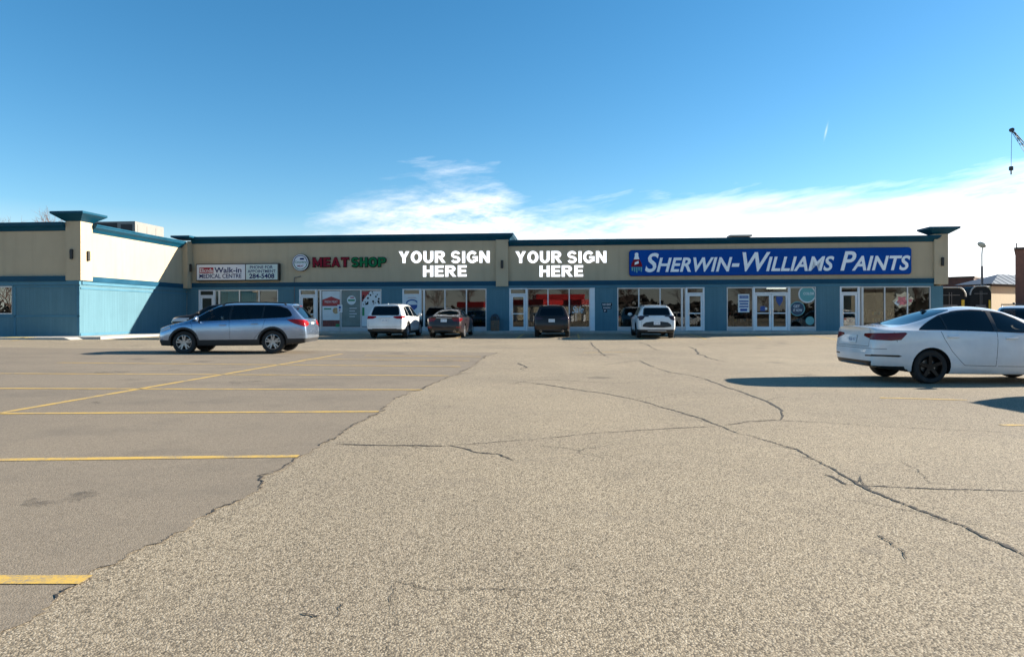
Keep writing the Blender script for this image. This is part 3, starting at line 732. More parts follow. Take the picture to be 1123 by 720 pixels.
n3 = t.noise(cmb.outputs[0], .9, 3, .5)
azr = t.maprange(az, -.8, 1.2)
top = t.ramp(azr, [(0, .0), (.225, .0), (.252, .125), (.29, .165), (.345, .205), (.39, .200), (.41, .158), (.45, .158), (.52, .156), (.60, .158), (.68, .163), (.75, .180), (.86, .18), (1., .16)])
lowc = t.ramp(azr, [(0, .0), (.235, .0), (.27, .105), (.32, .09), (.38, .06), (.40, .0), (1., .0)])
edge = t.math('ADD', top, t.math('MULTIPLY', t.math('SUBTRACT', n1, .5), .13))
m_up = t.maprange(t.math('SUBTRACT', edge, el), -.012, .050)
m_lo = t.maprange(t.math('SUBTRACT', el, lowc), -.03, .03)
tex = t.math('ADD', t.math('ADD', t.math('MULTIPLY', n1, .85), t.math('MULTIPLY', n2, .55)), t.math('MULTIPLY', n4, .30))
bank = t.maprange(az, .0, .35, 0., .20)
tex2 = t.maprange(t.math('ADD', tex, bank), .66, .98, .10, 1.)
low_h = t.maprange(el, .02, .13, .35, 0.)
dens = t.math('MULTIPLY', t.math('MULTIPLY', m_up, m_lo), t.math('ADD', tex2, t.math('MULTIPLY', low_h, m_up), clamp=True), clamp=True)
front = t.maprange(dy, -.05, .15)
dens = t.math('MULTIPLY', dens, front)
# a short vapour trail high up to the right
ca = t.math('SUBTRACT', az, t.math('MULTIPLY_ADD', t.math('SUBTRACT', el, .238), .22, .4315))
cdist = t.math('ADD', t.math('POWER', t.math('DIVIDE', ca, .0011), 2.), t.math('POWER', t.math('DIVIDE', t.math('SUBTRACT', el, .238), .0075), 2.))
trail = t.math('MULTIPLY', t.math('EXPONENT', t.math('MULTIPLY', cdist, -1.)), .3)
dens = t.math('MAXIMUM', dens, trail)
glow = t.maprange(az, -.3, .9, 6.5, 11.)
cl = t.node('ShaderNodeCombineXYZ')
for i, k in enumerate((1.0, 1.01, 1.03)): t.link(t.math('MULTIPLY', glow, k), cl.inputs[i])
t.link(t.mix(t.math('MULTIPLY', dens, .92), hs.outputs[0], cl.outputs[0]), bg.inputs[0])
bg.inputs[1].default_value = .059
sl = bpy.data.lights.new('sun', 'SUN'); sl.energy = 4.6; sl.angle = R(.53); sl.color = (1, .90, .76)
so = link('sun', sl, None, (60, 30, 40)); so.rotation_euler = SUNV.to_track_quat('Z', 'Y').to_euler()
cam = bpy.data.cameras.new('camera'); co = link('camera', cam); co.location = (0, 0, CAMH); co.rotation_euler = (R(90), R(.13), 0)
cam.sensor_width = 36; cam.lens = FPX/1123*36; cam.shift_y = -15/1123; cam.clip_end = 3000; SC.camera = co
SC.view_settings.view_transform = 'Standard'; SC.view_settings.look = 'None'; SC.view_settings.exposure = 1.68; SC.view_settings.gamma = 1

# ================================================================== materials of the place
def stucco(name, rgb):
    m, t, b = newmat(name); tc = t.node('ShaderNodeTexCoord'); v = tc.outputs['Object']
    f = t.noise(v, .55, 6, .65); g = t.noise(v, 28, 3, .6)
    mpn = t.node('ShaderNodeMapping'); mpn.inputs['Scale'].default_value = (2.2, 2.2, .16); t.link(v, mpn.inputs[0]); st = t.noise(mpn.outputs[0], 1.3, 4, .6)
    c = t.mix(f, [x*.84 for x in rgb], [min(1, x*1.12) for x in rgb])
    c = t.mix(t.maprange(st, .50, .76, 0, .30), c, [x*.58 for x in rgb])           # rain streaks
    c = t.mix(t.maprange(g, .4, .8, 0, .22), c, [x*.7 for x in rgb])
    t.link(c, b.inputs['Base Color']); b.inputs['Roughness'].default_value = .9
    bn = t.node('ShaderNodeBump'); bn.inputs['Strength'].default_value = .5; bn.inputs['Distance'].default_value = .01; t.link(t.noise(v, 45, 4, .7), bn.inputs['Height']); t.link(bn.outputs[0], b.inputs['Normal'])
stucco('stucco_beige', (.46, .375, .255))
def siding(name, rgb, horizontal_axis='X'):
    m, t, b = newmat(name); tc = t.node('ShaderNodeTexCoord'); v = tc.outputs['Object']
    sp = t.node('ShaderNodeSeparateXYZ'); t.link(v, sp.inputs[0]); s = t.math('ADD', sp.outputs[0], sp.outputs[1])
    gr = t.math('FRACT', t.math('MULTIPLY', s, 1/.2)); groove = t.math('LESS_THAN', gr, .07)
    f = t.noise(v, .9, 6, .65)
    mpn = t.node('ShaderNodeMapping'); mpn.inputs['Scale'].default_value = (3, 3, .2); t.link(v, mpn.inputs[0]); st = t.noise(mpn.outputs[0], 1.6, 5, .65)
    c = t.mix(f, [x*.86 for x in rgb], [min(1, x*1.12) for x in rgb])
    c = t.mix(t.maprange(st, .45, .75, 0, .22), c, [min(1, x*1.5+.02) for x in rgb])
    c = t.mix(t.math('MULTIPLY', groove, .22), c, [x*.55 for x in rgb])
    t.link(c, b.inputs['Base Color']); b.inputs['Roughness'].default_value = .7; b.inputs['Specular IOR Level'].default_value = .15
    bn = t.node('ShaderNodeBump'); bn.inputs['Strength'].default_value = .5; bn.inputs['Distance'].default_value = .012; t.link(t.math('SUBTRACT', 1., groove), bn.inputs['Height']); t.link(bn.outputs[0], b.inputs['Normal'])
siding('siding_blue', (.085, .180, .225))
mat('trim_blue', (.065, .175, .245), .55, spec=.15, var=.12, vscale=1.2); mat('band_teal', (.006, .060, .11), .5, spec=.15, var=.15, vscale=1.)
mat('cornice_teal', (.003, .058, .105), .42, spec=.15, var=.18, vscale=.9); mat('roofing', (.10, .10, .10), .95, var=.3, vscale=2)
mat('aluminium', (.50, .51, .53), .38, .55, var=.06, vscale=2); mat('white_frame', (.72, .73, .75), .45, var=.05); mat('steel_panel', (.42, .45, .48), .45, .4, var=.1)
glassmat('shop_glass', (.60, .64, .64), .012)
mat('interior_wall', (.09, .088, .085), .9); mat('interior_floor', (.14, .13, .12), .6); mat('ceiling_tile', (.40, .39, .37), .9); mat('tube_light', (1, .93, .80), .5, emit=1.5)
mat('lamp_black', (.012, .011, .01), .5); mat('lamp_glass', (.25, .24, .2), .2)
mat('sign_white', (.62, .64, .68), .4, var=.05, vscale=1.5); mat('sign_pale_green', (.50, .60, .58), .4, var=.05); mat('sign_black', (.012, .012, .014), .45)
mat('ink_navy', (.012, .018, .10), .5, spec=.1); mat('ink_red', (.30, .015, .03), .5, spec=.1); mat('sign_blue', (.0, .058, .30), .5, spec=.1, var=.12, vscale=.8)
mat('letter_white', (.82, .86, .90), .4); mat('added_glow_letter', (1, 1, 1), .5, emit=.42); mat('letter_return', (.35, .35, .36), .5)
mat('letter_red', (.20, .008, .022), .45, spec=.1); mat('letter_green', (.004, .14, .05), .45, spec=.1); mat('letter_dark', (.02, .015, .015), .6, spec=.1)
mat('concrete', (.44, .41, .36), .9, var=.16, vscale=1.1, bump=.4, bscale=40); mat('kerb_concrete', (.40, .375, .33), .9, var=.2, vscale=1.6, bump=.4, bscale=30)
mat('kerb_yellow', (.55, .40, .06), .75, var=.25, vscale=4)
mat('red_poster', (.36, .03, .03), .5); mat('green_ink', (.02, .22, .08), .5); mat('poster_white', (.62, .66, .68), .5, var=.06); mat('meat_dark', (.14, .03, .025), .5, var=.5, vscale=9); mat('food_tan', (.42, .28, .14), .5, var=.4, vscale=8)
mat('poster_grey', (.16, .20, .19), .5, var=.2, vscale=2); mat('shield_blue', (.01, .06, .25), .5); mat('decal_teal', (.10, .32, .33), .5, var=.12); mat('decal_navy', (.015, .05, .10), .5); mat('decal_pink', (.52, .14, .15), .5, var=.5, vscale=5); mat('decal_cream', (.55, .45, .30), .5, var=.3, vscale=4)
mat('bin_tan', (.17, .11, .075), .9, var=.35, vscale=14, bump=.6, bscale=50); mat('bin_lid', (.015, .03, .045), .5); mat('galvanised', (.35, .36, .36), .5, .7)
mat('brick_brown', (.10, .045, .035), .85, var=.2, vscale=2); mat('warehouse_tan', (.52, .44, .30), .85, var=.08); mat('roof_blue_grey', (.09, .13, .18), .7, var=.1, spec=.2); mat('dark_brown_trim', (.06, .04, .03), .7)
mat('truck_black', (.008, .009, .011), .55, var=.3, spec=.2); mat('truck_rim_grey', (.38, .38, .37), .5); mat('marker_yellow', (.55, .36, .02), .5); mat('tarp_grey', (.10, .10, .11), .8)
mat('pole_grey', (.16, .15, .15), .6, .3); mat('lamp_head_pale', (.40, .45, .43), .5); mat('crane_dark', (.02, .025, .035), .5); mat('crane_yellow', (.5, .33, .03), .5)
mat('rtu_grey', (.20, .195, .18), .6, .2, var=.1); mat('rtu_dark', (.03, .03, .032), .7); mat('bark', (.10, .075, .06), .9, var=.25, vscale=6); mat('twig', (.16, .10, .085), .9)
mat('canopy_red', (.45, .02, .02), .45); mat('panel_cream', (.55, .50, .38), .8)
mat('brick_red', (.19, .085, .06), .85, var=.2, vscale=2); mat('blind_green', (.42, .50, .44), .7)
def line_paint():
    m, t, b = newmat('line_yellow'); g = t.node('ShaderNodeNewGeometry'); p = g.outputs['Position']
    f = t.noise(p, 3.5, 6, .75); f2 = t.noise(p, 60, 3, .7)
    wear = t.maprange(t.math('ADD', f, t.math('MULTIPLY', f2, .8)), .84, 1.10)
    t.link(t.mix(wear, (.56, .36, .07), (.24, .20, .14)), b.inputs['Base Color']); b.inputs['Roughness'].default_value = .85
line_paint()
def asphalt(name, kind):
    m, t, b = newmat(name); g = t.node('ShaderNodeNewGeometry'); p = g.outputs['Position']
    n_big = t.noise(p, .16, 5, .6); n_mid = t.noise(p, 1.3, 6, .65); n_f = t.noise(p, 9, 5, .7)
    mpn = t.node('ShaderNodeMapping'); mpn.inputs['Scale'].default_value = (.22, .7, 1); mpn.inputs['Rotation'].default_value = (0, 0, R(-8)); t.link(p, mpn.inputs[0]); st = t.noise(mpn.outputs[0], .9, 5, .6)
    def vor(scale):
        v = t.node('ShaderNodeTexVoronoi'); v.inputs['Scale'].default_value = scale; t.link(p, v.inputs['Vector']); return v
    v1 = vor(118 if kind == 'old' else 120); v2 = vor(150)
    bw = t.node('ShaderNodeRGBToBW'); t.link(v1.outputs['Color'], bw.inputs[0])
    bw2 = t.node('ShaderNodeRGBToBW'); t.link(v2.outputs['Color'], bw2.inputs[0])
    if kind == 'old':
        c = t.ramp(bw.outputs[0], [(.22, (.07, .06, .048)), (.34, (.26, .22, .165)), (.50, (.43, .365, .275)), (.70, (.54, .465, .36)), (.86, (.70, .63, .52))])
        c = t.mix(t.maprange(v1.outputs['Distance'], .46, .80, 0, .7), c, (.085, .070, .054))
        c = t.mix(.25, c, t.ramp(bw2.outputs[0], [(.2, (.15, .125, .092)), (.8, (.60, .52, .40))]))
        tint = t.ramp(n_big, [(.34, (.82, .82, .83)), (.66, (1.1, 1.09, 1.06))])
        dk = t.maprange(t.math('ADD', t.math('MULTIPLY', n_mid, .6), t.math('MULTIPLY', n_f, .4)), .52, .70, 0, .55)
        dcol = (.16, .135, .105)
    else:
        c = t.ramp(bw.outputs[0], [(.2, (.13, .108, .082)), (.5, (.22, .185, .142)), (.8, (.32, .27, .21))])
        c = t.mix(.45, c, (.225, .19, .148))
        c = t.mix(t.maprange(bw2.outputs[0], .70, .82, 0, .5), c, (.34, .30, .25))
        tint = t.ramp(n_big, [(.34, (.90, .90, .91)), (.66, (1.06, 1.055, 1.045))])
        dk = t.maprange(t.math('ADD', t.math('MULTIPLY', n_mid, .55), t.math('MULTIPLY', st, .45)), .49, .68, 0, .50)
        dcol = (.11, .095, .078)
    c = t.mix(1., c, tint, 'MULTIPLY'); c = t.mix(1., c, (.83, .805, .74) if kind == 'old' else (.95, .935, .89), 'MULTIPLY')
    c = t.mix(t.maprange(st, .45, .75, 0, .18), c, (.18, .155, .12))
    c = t.mix(dk, c, dcol)
    # hairline crazing in patches
    if kind == 'old':
        dv = t.node('ShaderNodeVectorMath'); dv.operation = 'MULTIPLY_ADD'; wn_ = t.node('ShaderNodeTexNoise'); wn_.inputs['Scale'].default_value = 2.2; wn_.inputs['Detail'].default_value = 5; t.link(p, wn_.inputs[0])
        t.link(wn_.outputs['Color'], dv.inputs[0]); dv.inputs[1].default_value = (.55, .55, 0); t.link(p, dv.inputs[2])
        ve = t.node('ShaderNodeTexVoronoi'); ve.feature = 'DISTANCE_TO_EDGE'; ve.inputs['Scale'].default_value = .75; t.link(dv.outputs[0], ve.inputs['Vector'])
        ln_ = t.math('MULTIPLY', t.maprange(ve.outputs['Distance'], .003, .011, .75, 0.), t.maprange(t.noise(p, .22, 3, .55), .55, .66)); c = t.mix(ln_, c, (.045, .038, .03))
    # sparse oil spots
    vo = vor(.42); sp = t.maprange(t.math('ADD', vo.outputs['Distance'], t.math('MULTIPLY', n_f, .18)), .13, .24, .55, 0)
    c = t.mix(sp, c, (.06, .052, .045))
    t.link(c, b.inputs['Base Color']); b.inputs['Roughness'].default_value = .92; b.inputs['Specular IOR Level'].default_value = .25
    bn = t.node('ShaderNodeBump'); bn.inputs['Strength'].default_value = .36 if kind == 'old' else .3; bn.inputs['Distance'].default_value = .006
    h = t.math('ADD', t.math('MULTIPLY', v1.outputs['Distance'], -1.), t.math('MULTIPLY', n_mid, 1.5)); t.link(h, bn.inputs['Height']); t.link(bn.outputs[0], b.inputs['Normal'])
asphalt('asphalt_old', 'old'); asphalt('asphalt_new', 'new')
mat('crack_dark', (.036, .031, .026), 1., var=.5, vscale=30); mat('crack_sealer', (.05, .043, .036), .9, var=.4, vscale=25)

# ================================================================== ground
def axis_grid(a, b, st, far): return sorted(set(far+[a+i*st for i in range(int((b-a)/st)+1)]))
def sheet(name, xs, ys, m, dz=0.):
    mb = MB(); n = len(xs)
    mb.add([(x, y, gz(x, y)+dz) for y in ys for x in xs], [(j*n+i, j*n+i+1, (j+1)*n+i+1, (j+1)*n+i) for j in range(len(ys)-1) for i in range(n-1)])
    return mb.build(name, m, None, 'all')
ground = tag(sheet('ground', axis_grid(-50, 50, 1., [-1500, -400, -120, 120, 400, 1500]), axis_grid(-20, 48, 1., [-1500, -400, -100, -50, 70, 120, 400, 1500]), 'asphalt_old'), kind='structure')
BND = [(-60, 742), (0, 703), (28, 684), (44, 672), (60, 655), (78, 645), (95, 634), (112, 622), (135, 612), (152, 602), (170, 595), (192, 587), (208, 582), (217, 572), (240, 557), (262, 549), (280, 540), (293, 524), (308, 513), (325, 503), (333, 495), (350, 489), (362, 483), (372, 474), (388, 467), (403, 460), (415, 453), (419, 446), (435, 439), (450, 431), (470, 422), (484, 417), (500, 411), (513, 405), (522, 398), (531, 391), (547, 386.4)]
bpts = [gpt(*p) for p in BND]; bpts.sort(key=lambda v: v.y)
rng = random.Random(3)
def edge_x(y):
    for a, b in zip(bpts, bpts[1:]):
        if a.y <= y <= b.y: return a.x+(b.x-a.x)*(y-a.y)/max(1e-6, b.y-a.y)
    return bpts[0].x-2*(bpts[0].y-y) if y < bpts[0].y else bpts[-1].x
EDGE = []
def patch():
    mb = MB(); ys = []; y = 1.0
    while y < bpts[-1].y: ys.append(y); y += .018+.0025*y
    ys.append(bpts[-1].y); rows = []
    wob = 0
    for y in ys:
        wob = wob*.86+rng.uniform(-.024, .024)
        xe = edge_x(y)+wob+rng.gauss(0, .004+.0008*y); EDGE.append(Vector((xe-.004, y, 0)))
        xs = [-120, -60, -25]+[-25+(xe+25)*k/12 for k in range(1, 13)]
        rows.append([(x, y-.084*max(-30, (x-xe))*min(1, max(0, (y-18)/4)), 0) for x in xs]); 
    n = len(rows[0])
    vs = [(x, y, gz(x, y)+.004) for r in rows for x, y, _ in r]
    mb.add(vs, [(j*n+i, j*n+i+1, (j+1)*n+i+1, (j+1)*n+i) for j in range(len(rows)-1) for i in range(n-1)])
    e = [(r[-1][0], r[-1][1]) for r in rows]; N = len(e)
    return tag(mb.build('parking_lot', 'asphalt_new', None, 'all'), kind='structure')
patch()
def ribbon(name, pts, w0, w1, m, dz, seed=0, rough=.35, jit=.03, step=.06, taper=True):
    rn = random.Random(seed); P = [Vector((p.x, p.y, 0)) for p in pts]
    fine = []
    for a, b in zip(P, P[1:]):
        d = (a.y+b.y)/2; st = min(.25, max(.014, .0035*d)); n = max(2, int((b-a).length/st))
        for k in range(n): fine.append(a.lerp(b, k/n))
    fine.append(P[-1]); N = len(fine); o1 = o2 = sw = 0; mb = MB(); L_, R_ = [], []
    for i, p in enumerate(fine):
        d = (fine[min(N-1, i+1)]-fine[max(0, i-1)]).normalized(); nn = Vector((-d.y, d.x, 0))
        o1 = o1*.97+rn.gauss(0, jit*.18); o2 = o2*.5+rn.gauss(0, jit*.10); sw = sw*.93+rn.gauss(0, .30)
        f = i/max(1, N-1); wd = w0+(w1-w0)*f
        wd *= max(.12, 1+rough*(.55*sw+.6*rn.uniform(-1, 1)))
        if taper: wd *= min(1, f*12+.15, (1-f)*12+.15)
        c = p+nn*(o1+o2); L_.append(c+nn*wd*rn.uniform(.3, .7)); R_.append(c-nn*wd*rn.uniform(.3, .7))
    mb.add([(v.x, v.y, gz(v.x, v.y)+dz) for v in L_+R_], [(i, i+1, N+i+1, N+i) for i in range(N-1)])
    return tag(mb.build(name, m), kind='structure')
CR = [([(1135, 614), (1123, 608), (1090, 594), (1060, 580), (1030, 568), (1000, 556), (972, 546), (945, 535), (925, 523), (905, 511), (890, 502), (872, 492), (850, 486), (830, 480), (815, 476)], .026, .016),
      ([(815, 477), (790, 467), (765, 457), (740, 450), (715, 443), (690, 437), (660, 431), (630, 427), (600, 422), (575, 419), (562, 419)], .02, .025),
      ([(856, 461), (857, 455), (853, 447), (840, 440), (824, 434), (808, 428), (795, 424), (775, 416), (755, 411), (735, 408), (722, 404), (712, 400), (700, 395)], .035, .03),
      ([(368, 487), (400, 487.5), (430, 488), (455, 488), (490, 488.5)], .022, .022), ([(490, 488), (505, 491), (522, 496), (545, 498), (562, 505)], .018, .008),
      ([(490, 488), (540, 485), (600, 480), (650, 475), (700, 471.5), (750, 468.5), (790, 467)], .010, .02), ([(790, 467), (820, 462), (850, 460.5), (900, 463), (960, 467), (1040, 471), (1125, 474)], .018, .010),
      ([(942, 532), (985, 534), (1040, 536), (1090, 537), (1135, 538)], .018, .014), ([(430, 636), (452, 644), (470, 647), (500, 646), (560, 645), (640, 646)], .005, .002),
      ([(962, 586), (975, 594), (985, 600), (991, 613)], .012, .006), ([(648, 375), (652, 382), (660, 388), (668, 392)], .05, .04), ([(755, 380), (768, 388), (785, 394), (800, 397)], .05, .03), ([(700, 375), (712, 380), (720, 384)], .05, .03),
      ([(560, 421), (580, 417), (620, 417), (680, 420), (740, 417)], .02, .012), ([(700, 395), (660, 400), (620, 401)], .02, .012), ([(330, 672), (345, 675), (352, 675)], .010, .006), ([(376, 661), (372, 672), (368, 678)], .008, .004), ([(690, 437), (760, 430), (830, 434)], .014, .008), ([(568, 398), (575, 402), (572, 406)], .04, .03),
      ([(905, 520), (915, 524), (930, 531)], .03, .02), ([(985, 505), (1005, 514), (1022, 531)], .006, .003)]
rs = random.Random(17)
for i, (pp, w0, w1) in enumerate(CR):
    q = [gpt(*p) for p in pp]
    ribbon('pavement_crack', q, w0, w1, 'crack_dark', .004, i, .7, .020 if q[0].y < 9 else .07)
    if i < 4 or i == 8:                                    # short spurs and a fainter twin line beside the main cracks
        for a, b in zip(q, q[1:]):
            if rs.random() < .5:
                c = a.lerp(b, rs.random()); an = math.atan2((b-a).y, (b-a).x)+rs.choice((-1, 1))*rs.uniform(.35, 1.0); ln = rs.uniform(.12, .5)*(1+.06*c.y)
                e = c+Vector((math.cos(an), math.sin(an), 0))*ln; ribbon('pavement_crack', [c, c.lerp(e, .5)+Vector((rs.uniform(-.04, .04), rs.uniform(-.04, .04), 0)), e], w0*.45, .003, 'crack_dark', .004, i*31+int(c.y*7), .8, .03)
# broken dark lip along the edge of the newer asphalt
k = 0; rs2 = random.Random(8)
while k < len(EDGE)-12:
    n = rs2.randint(8, 46); q = EDGE[k:k+n]
    if len(q) > 5: ribbon('pavement_crack', q, rs2.uniform(.006, .015), rs2.uniform(.004, .012), 'crack_dark', .0075, 70+k, 1.4, .014)
    k += n+rs2.randint(-1, 16)
def stripe(p, q, wd=.105, dz=.008, seed=0):
    d = (q-p); n = max(2, int(d.length/.4)); d.normalize(); nn = Vector((-d.y, d.x, 0))*wd/2
    mb = MB(); vs = []
    for k in range(n+1):
        c = p.lerp(q, k/n)
        for s_ in (nn, -nn): v = c+s_; vs.append((v.x, v.y, gz(v.x, v.y)+dz))
    mb.add(vs, [(2*k, 2*k+1, 2*k+3, 2*k+2) for k in range(n)])
    return tag(mb.build('parking_line', 'line_yellow'), kind='structure')
for a, b in (((-60, 636.5), (94, 636.5)), ((-30, 505), (327, 500.5)), ((-15, 453.8), (415, 451.5)), ((-30, 426), (463, 427.5)), ((-30, 409.5), (492, 412)), ((62, 397.7), (505, 402)), ((330, 393.5), (515, 395.6)), ((400, 389.8), (527, 391)), ((-5, 454), (375, 388))): stripe(gpt(*a), gpt(*b))
for a, b in (((1097, 466), (1180, 466)), ((965, 436), (1060, 438.5)), ((640, 386.5), (700, 385.5))): stripe(gpt(*a), gpt(*b), .09, .004)

# oil stains and scuffs
def stain_mat():
    m, t, b = newmat('oil_stain'); g = t.node('ShaderNodeNewGeometry'); p = g.outputs['Position']
    f = t.noise(p, 5.5, 6, .7); b.inputs['Base Color'].default_value = (.055, .048, .042, 1); b.inputs['Roughness'].default_value = .8
    t.link(t.maprange(f, .42, .70, 0, .38), b.inputs['Alpha'])
stain_mat()
for k, (q, w_) in enumerate((([(22, 554), (60, 549), (112, 541)], .20), ([(103, 409), (145, 407)], .6), ([(184, 406), (196, 406)], .5), ([(634, 389.5), (662, 389)], .6), ([(100, 442), (112, 441)], .25), ([(250, 420), (290, 418.5)], .4))):
    ribbon('oil_stain', [gpt(*v) for v in q], w_, w_*.8, 'oil_stain', .0062 if k != 3 else .003, 300+k, .5, .06)
# ================================================================== the building (local frame: x along the shops, y inward, z up)
BO = Vector((OX, OY, 0))
def loc2w(x, y, z=0): return Vector((OX+x*math.cos(TH)+y*math.sin(TH), OY-x*math.sin(TH)+y*math.cos(TH), z))
bld = thing('shopping_strip', 'long single-storey beige and blue L-shaped shop building with teal cornices', 'building', BO, -TH)
XE = 45.1; D = 9.35; ZS = .31; ZB = 3.29; WX = -16
def prt(mb, name, m, sm=False): return mb.build(name, m, bld, sm)
# beige upper walls
prt(MB().box(.02, 20.22, 0, .3, ZB, 5.9), 'upper_wall', 'stucco_beige')
prt(MB().box(20.22, XE, 0.003, .3, ZB, 5.55), 'upper_wall', 'stucco_beige')
prt(MB().box(WX, 0, -D, -D+.3, 3.22, 5.6), 'upper_wall', 'stucco_beige')
prt(MB().box(-.3, 0, -D+.3, 0, 3.22, 5.6), 'upper_wall', 'stucco_beige')
prt(MB().box(XE-.3, XE, .3, 18, ZS, 5.55), 'side_wall', 'stucco_beige')
prt(MB().box(WX, XE, 17.7, 18, .1, 5.5), 'rear_wall', 'stucco_beige')
prt(MB().box(WX, -.3, -D+.3, 17.7, 5.1, 5.2).box(-.3, XE-.3, .3, 17.7, 5.1, 5.2), 'roof', 'roofing')
# bands
def band(x0, x1, y, zt, name='band'):
    prt(MB().box(x0, x1, y-.09, y+.1, zt-.26, zt), 'teal_band', 'band_teal')
    prt(MB().box(x0, x1, y-.05, y+.1, zt-.43, zt-.262), 'trim_board', 'trim_blue')
band(.02, fs(544.3), 0, ZB); band(fs(557.6), fs(1023.5), 0, ZB)
prt(MB().box(fs(544.3), fs(557.6), -.05, .1, ZB-.43, ZB-.3), 'trim_board', 'trim_blue')
band(WX, -.68, -D, 3.22)
prt(MB().box(-.1, .09, -D+.75, -.02, 2.96, 3.22), 'teal_band', 'band_teal'); prt(MB().box(-.1, .05, -D+.1, -.02, 2.80, 2.958), 'trim_board', 'trim_blue')
# pilasters and caps
def frustum(x0, x1, y0, y1, z0, z1, ov, ovy=None, lip=.1):
    mb = MB(); ovy = ov if ovy is None else ovy
    vs = []
    for z, e, f in ((z0, .02, .02), (z1-lip, ov, ovy), (z1, ov, ovy)): vs += [(x0-e, y0-f, z), (x1+e, y0-f, z), (x1+e, y1+f, z), (x0-e, y1+f, z)]
    return mb.add(vs, [(3, 2, 1, 0), (8, 9, 10, 11)]+[(k*4+i, k*4+(i+1) % 4, k*4+4+(i+1) % 4, k*4+4+i) for k in (0, 1) for i in range(4)])
prt(MB().box(fs(544.3), fs(557.6), -.16, .02, 2.97, 5.76), 'pilaster', 'stucco_beige')
prt(MB().box(0.01, .36, -.55, .02, 2.95, 5.76), 'pilaster', 'stucco_beige')
prt(MB().box(fs(1023.5), fs(1038.6), -.14, .5, 2.95, 5.80), 'pilaster', 'stucco_beige')
prt(MB().box(-.68, .1, -D-.1, -D+.75, 3.0, 5.88), 'pilaster', 'stucco_beige')
prt(frustum(fs(1023.5), fs(1038.6), -.14, .5, 5.80, 6.18, .46, .40), 'pilaster_cap', 'cornice_teal')
prt(frustum(-.68, .1, -D-.1, -D+.75, 5.88, 6.31, .46), 'pilaster_cap', 'cornice_teal')
prt(frustum(-.25, .36, -.55, .1, 5.95, 6.17, .30), 'pilaster_cap', 'cornice_teal')
def cornice(zb, zt, k=1.):
    h = zt-zb
    return [(-.12, zb+.005), (.03, zb), (.06, zb+h*.12), (.12*k, zb+h*.32), (.25*k, zb+h*.60), (.27*k, zb+h*.62), (.27*k, zb+h*.80), (.31*k, zb+h*.82), (.31*k, zt), (-.12, zt)]
def run(prof, pts): return MB().extrude_profile(prof, pts)
prt(run(cornice(5.73, 6.14), [(.36, 0, 0, -1), (fs(557.6)+.02, 0, 1, -1), (fs(557.6)+.02, 3, 1, 0)]), 'cornice', 'cornice_teal')
prt(run(cornice(5.38, 5.72), [(fs(557.6)+.03, 0, 0, -1), (fs(1023.5), 0, 1, -1), (fs(1023.5), .6, 1, 0)]), 'cornice', 'cornice_teal')
prt(run(cornice(5.38, 5.72), [(XE, .95, 1, -0.0), (XE, 17.9, 1, 0)]), 'cornice', 'cornice_teal')
prt(run(cornice(5.43, 5.83), [(WX, -D, 0, -1), (-.70, -D, 0, -1)]), 'cornice', 'cornice_teal')
prt(run(cornice(5.43, 5.83), [(0, -D+.77, 1, 0), (0, -.57, 1, 0)]), 'cornice', 'cornice_teal')
# lower wall piers between the shop windows
OPEN = [(218, 305), (328.2, 418.4), (441.4, 533.6), (558.6, 652.3), (677, 772.6), (797, 895), (921, 1021)]
edges = [0.02]+[fs(v) for o in OPEN for v in o]+[XE-.05]
for a, b in zip(edges[::2], edges[1::2]): prt(MB().box(a, b, -.02, .3, ZS-.2, ZB-.43), 'lower_wall', 'siding_blue')
for a, b in OPEN: prt(MB().box(fs(a), fs(b), .0, .3, 2.86, ZB-.0), 'lintel', 'trim_blue')
wx0, wx1 = -9.0, -3.55                                                   # window in the wing's front
for x0, x1, z0, z1 in ((WX, wx0, .1, 2.8), (wx1, -.003, .1, 2.8), (wx0, wx1, .1, 1.36), (wx0, wx1, 2.74, 2.8)): prt(MB().box(x0, x1, -D-.02, -D+.25, z0, z1), 'lower_wall', 'siding_blue')
prt(MB().box(-.70, .0, -D-.06, -D+.76, 2.80, 3.02), 'trim_board', 'trim_blue')
prt(MB().box(-.25, -.0, -D+.25, -.02, .1, 2.80), 'lower_wall', 'siding_blue')
for x0, x1, z0, z1 in ((-16, 0, 1.20, 1.30), (-3.45, -3.33, .3, 2.72), (-.14, -.0, .3, 2.72), (-3.3, -.2, 2.66, 2.74), (-9.2, -3.45, 2.74, 2.79)): prt(MB().box(x0, x1-.004, -D-.045, -D-.022, z0, z1), 'batten', 'trim_blue')
prt(MB().box(.002, .028, -D+.02, -.03, 2.58, 2.66), 'batten', 'trim_blue')
prt(MB().box(-.1, .025, -D+.0, -.02, .28, .42), 'skirting', 'trim_blue')
def pane(x0, x1, z0, z1, y, parent): return MB().box(x0, x1, y, y+.008, z0, z1).build('pane', 'shop_glass', parent)
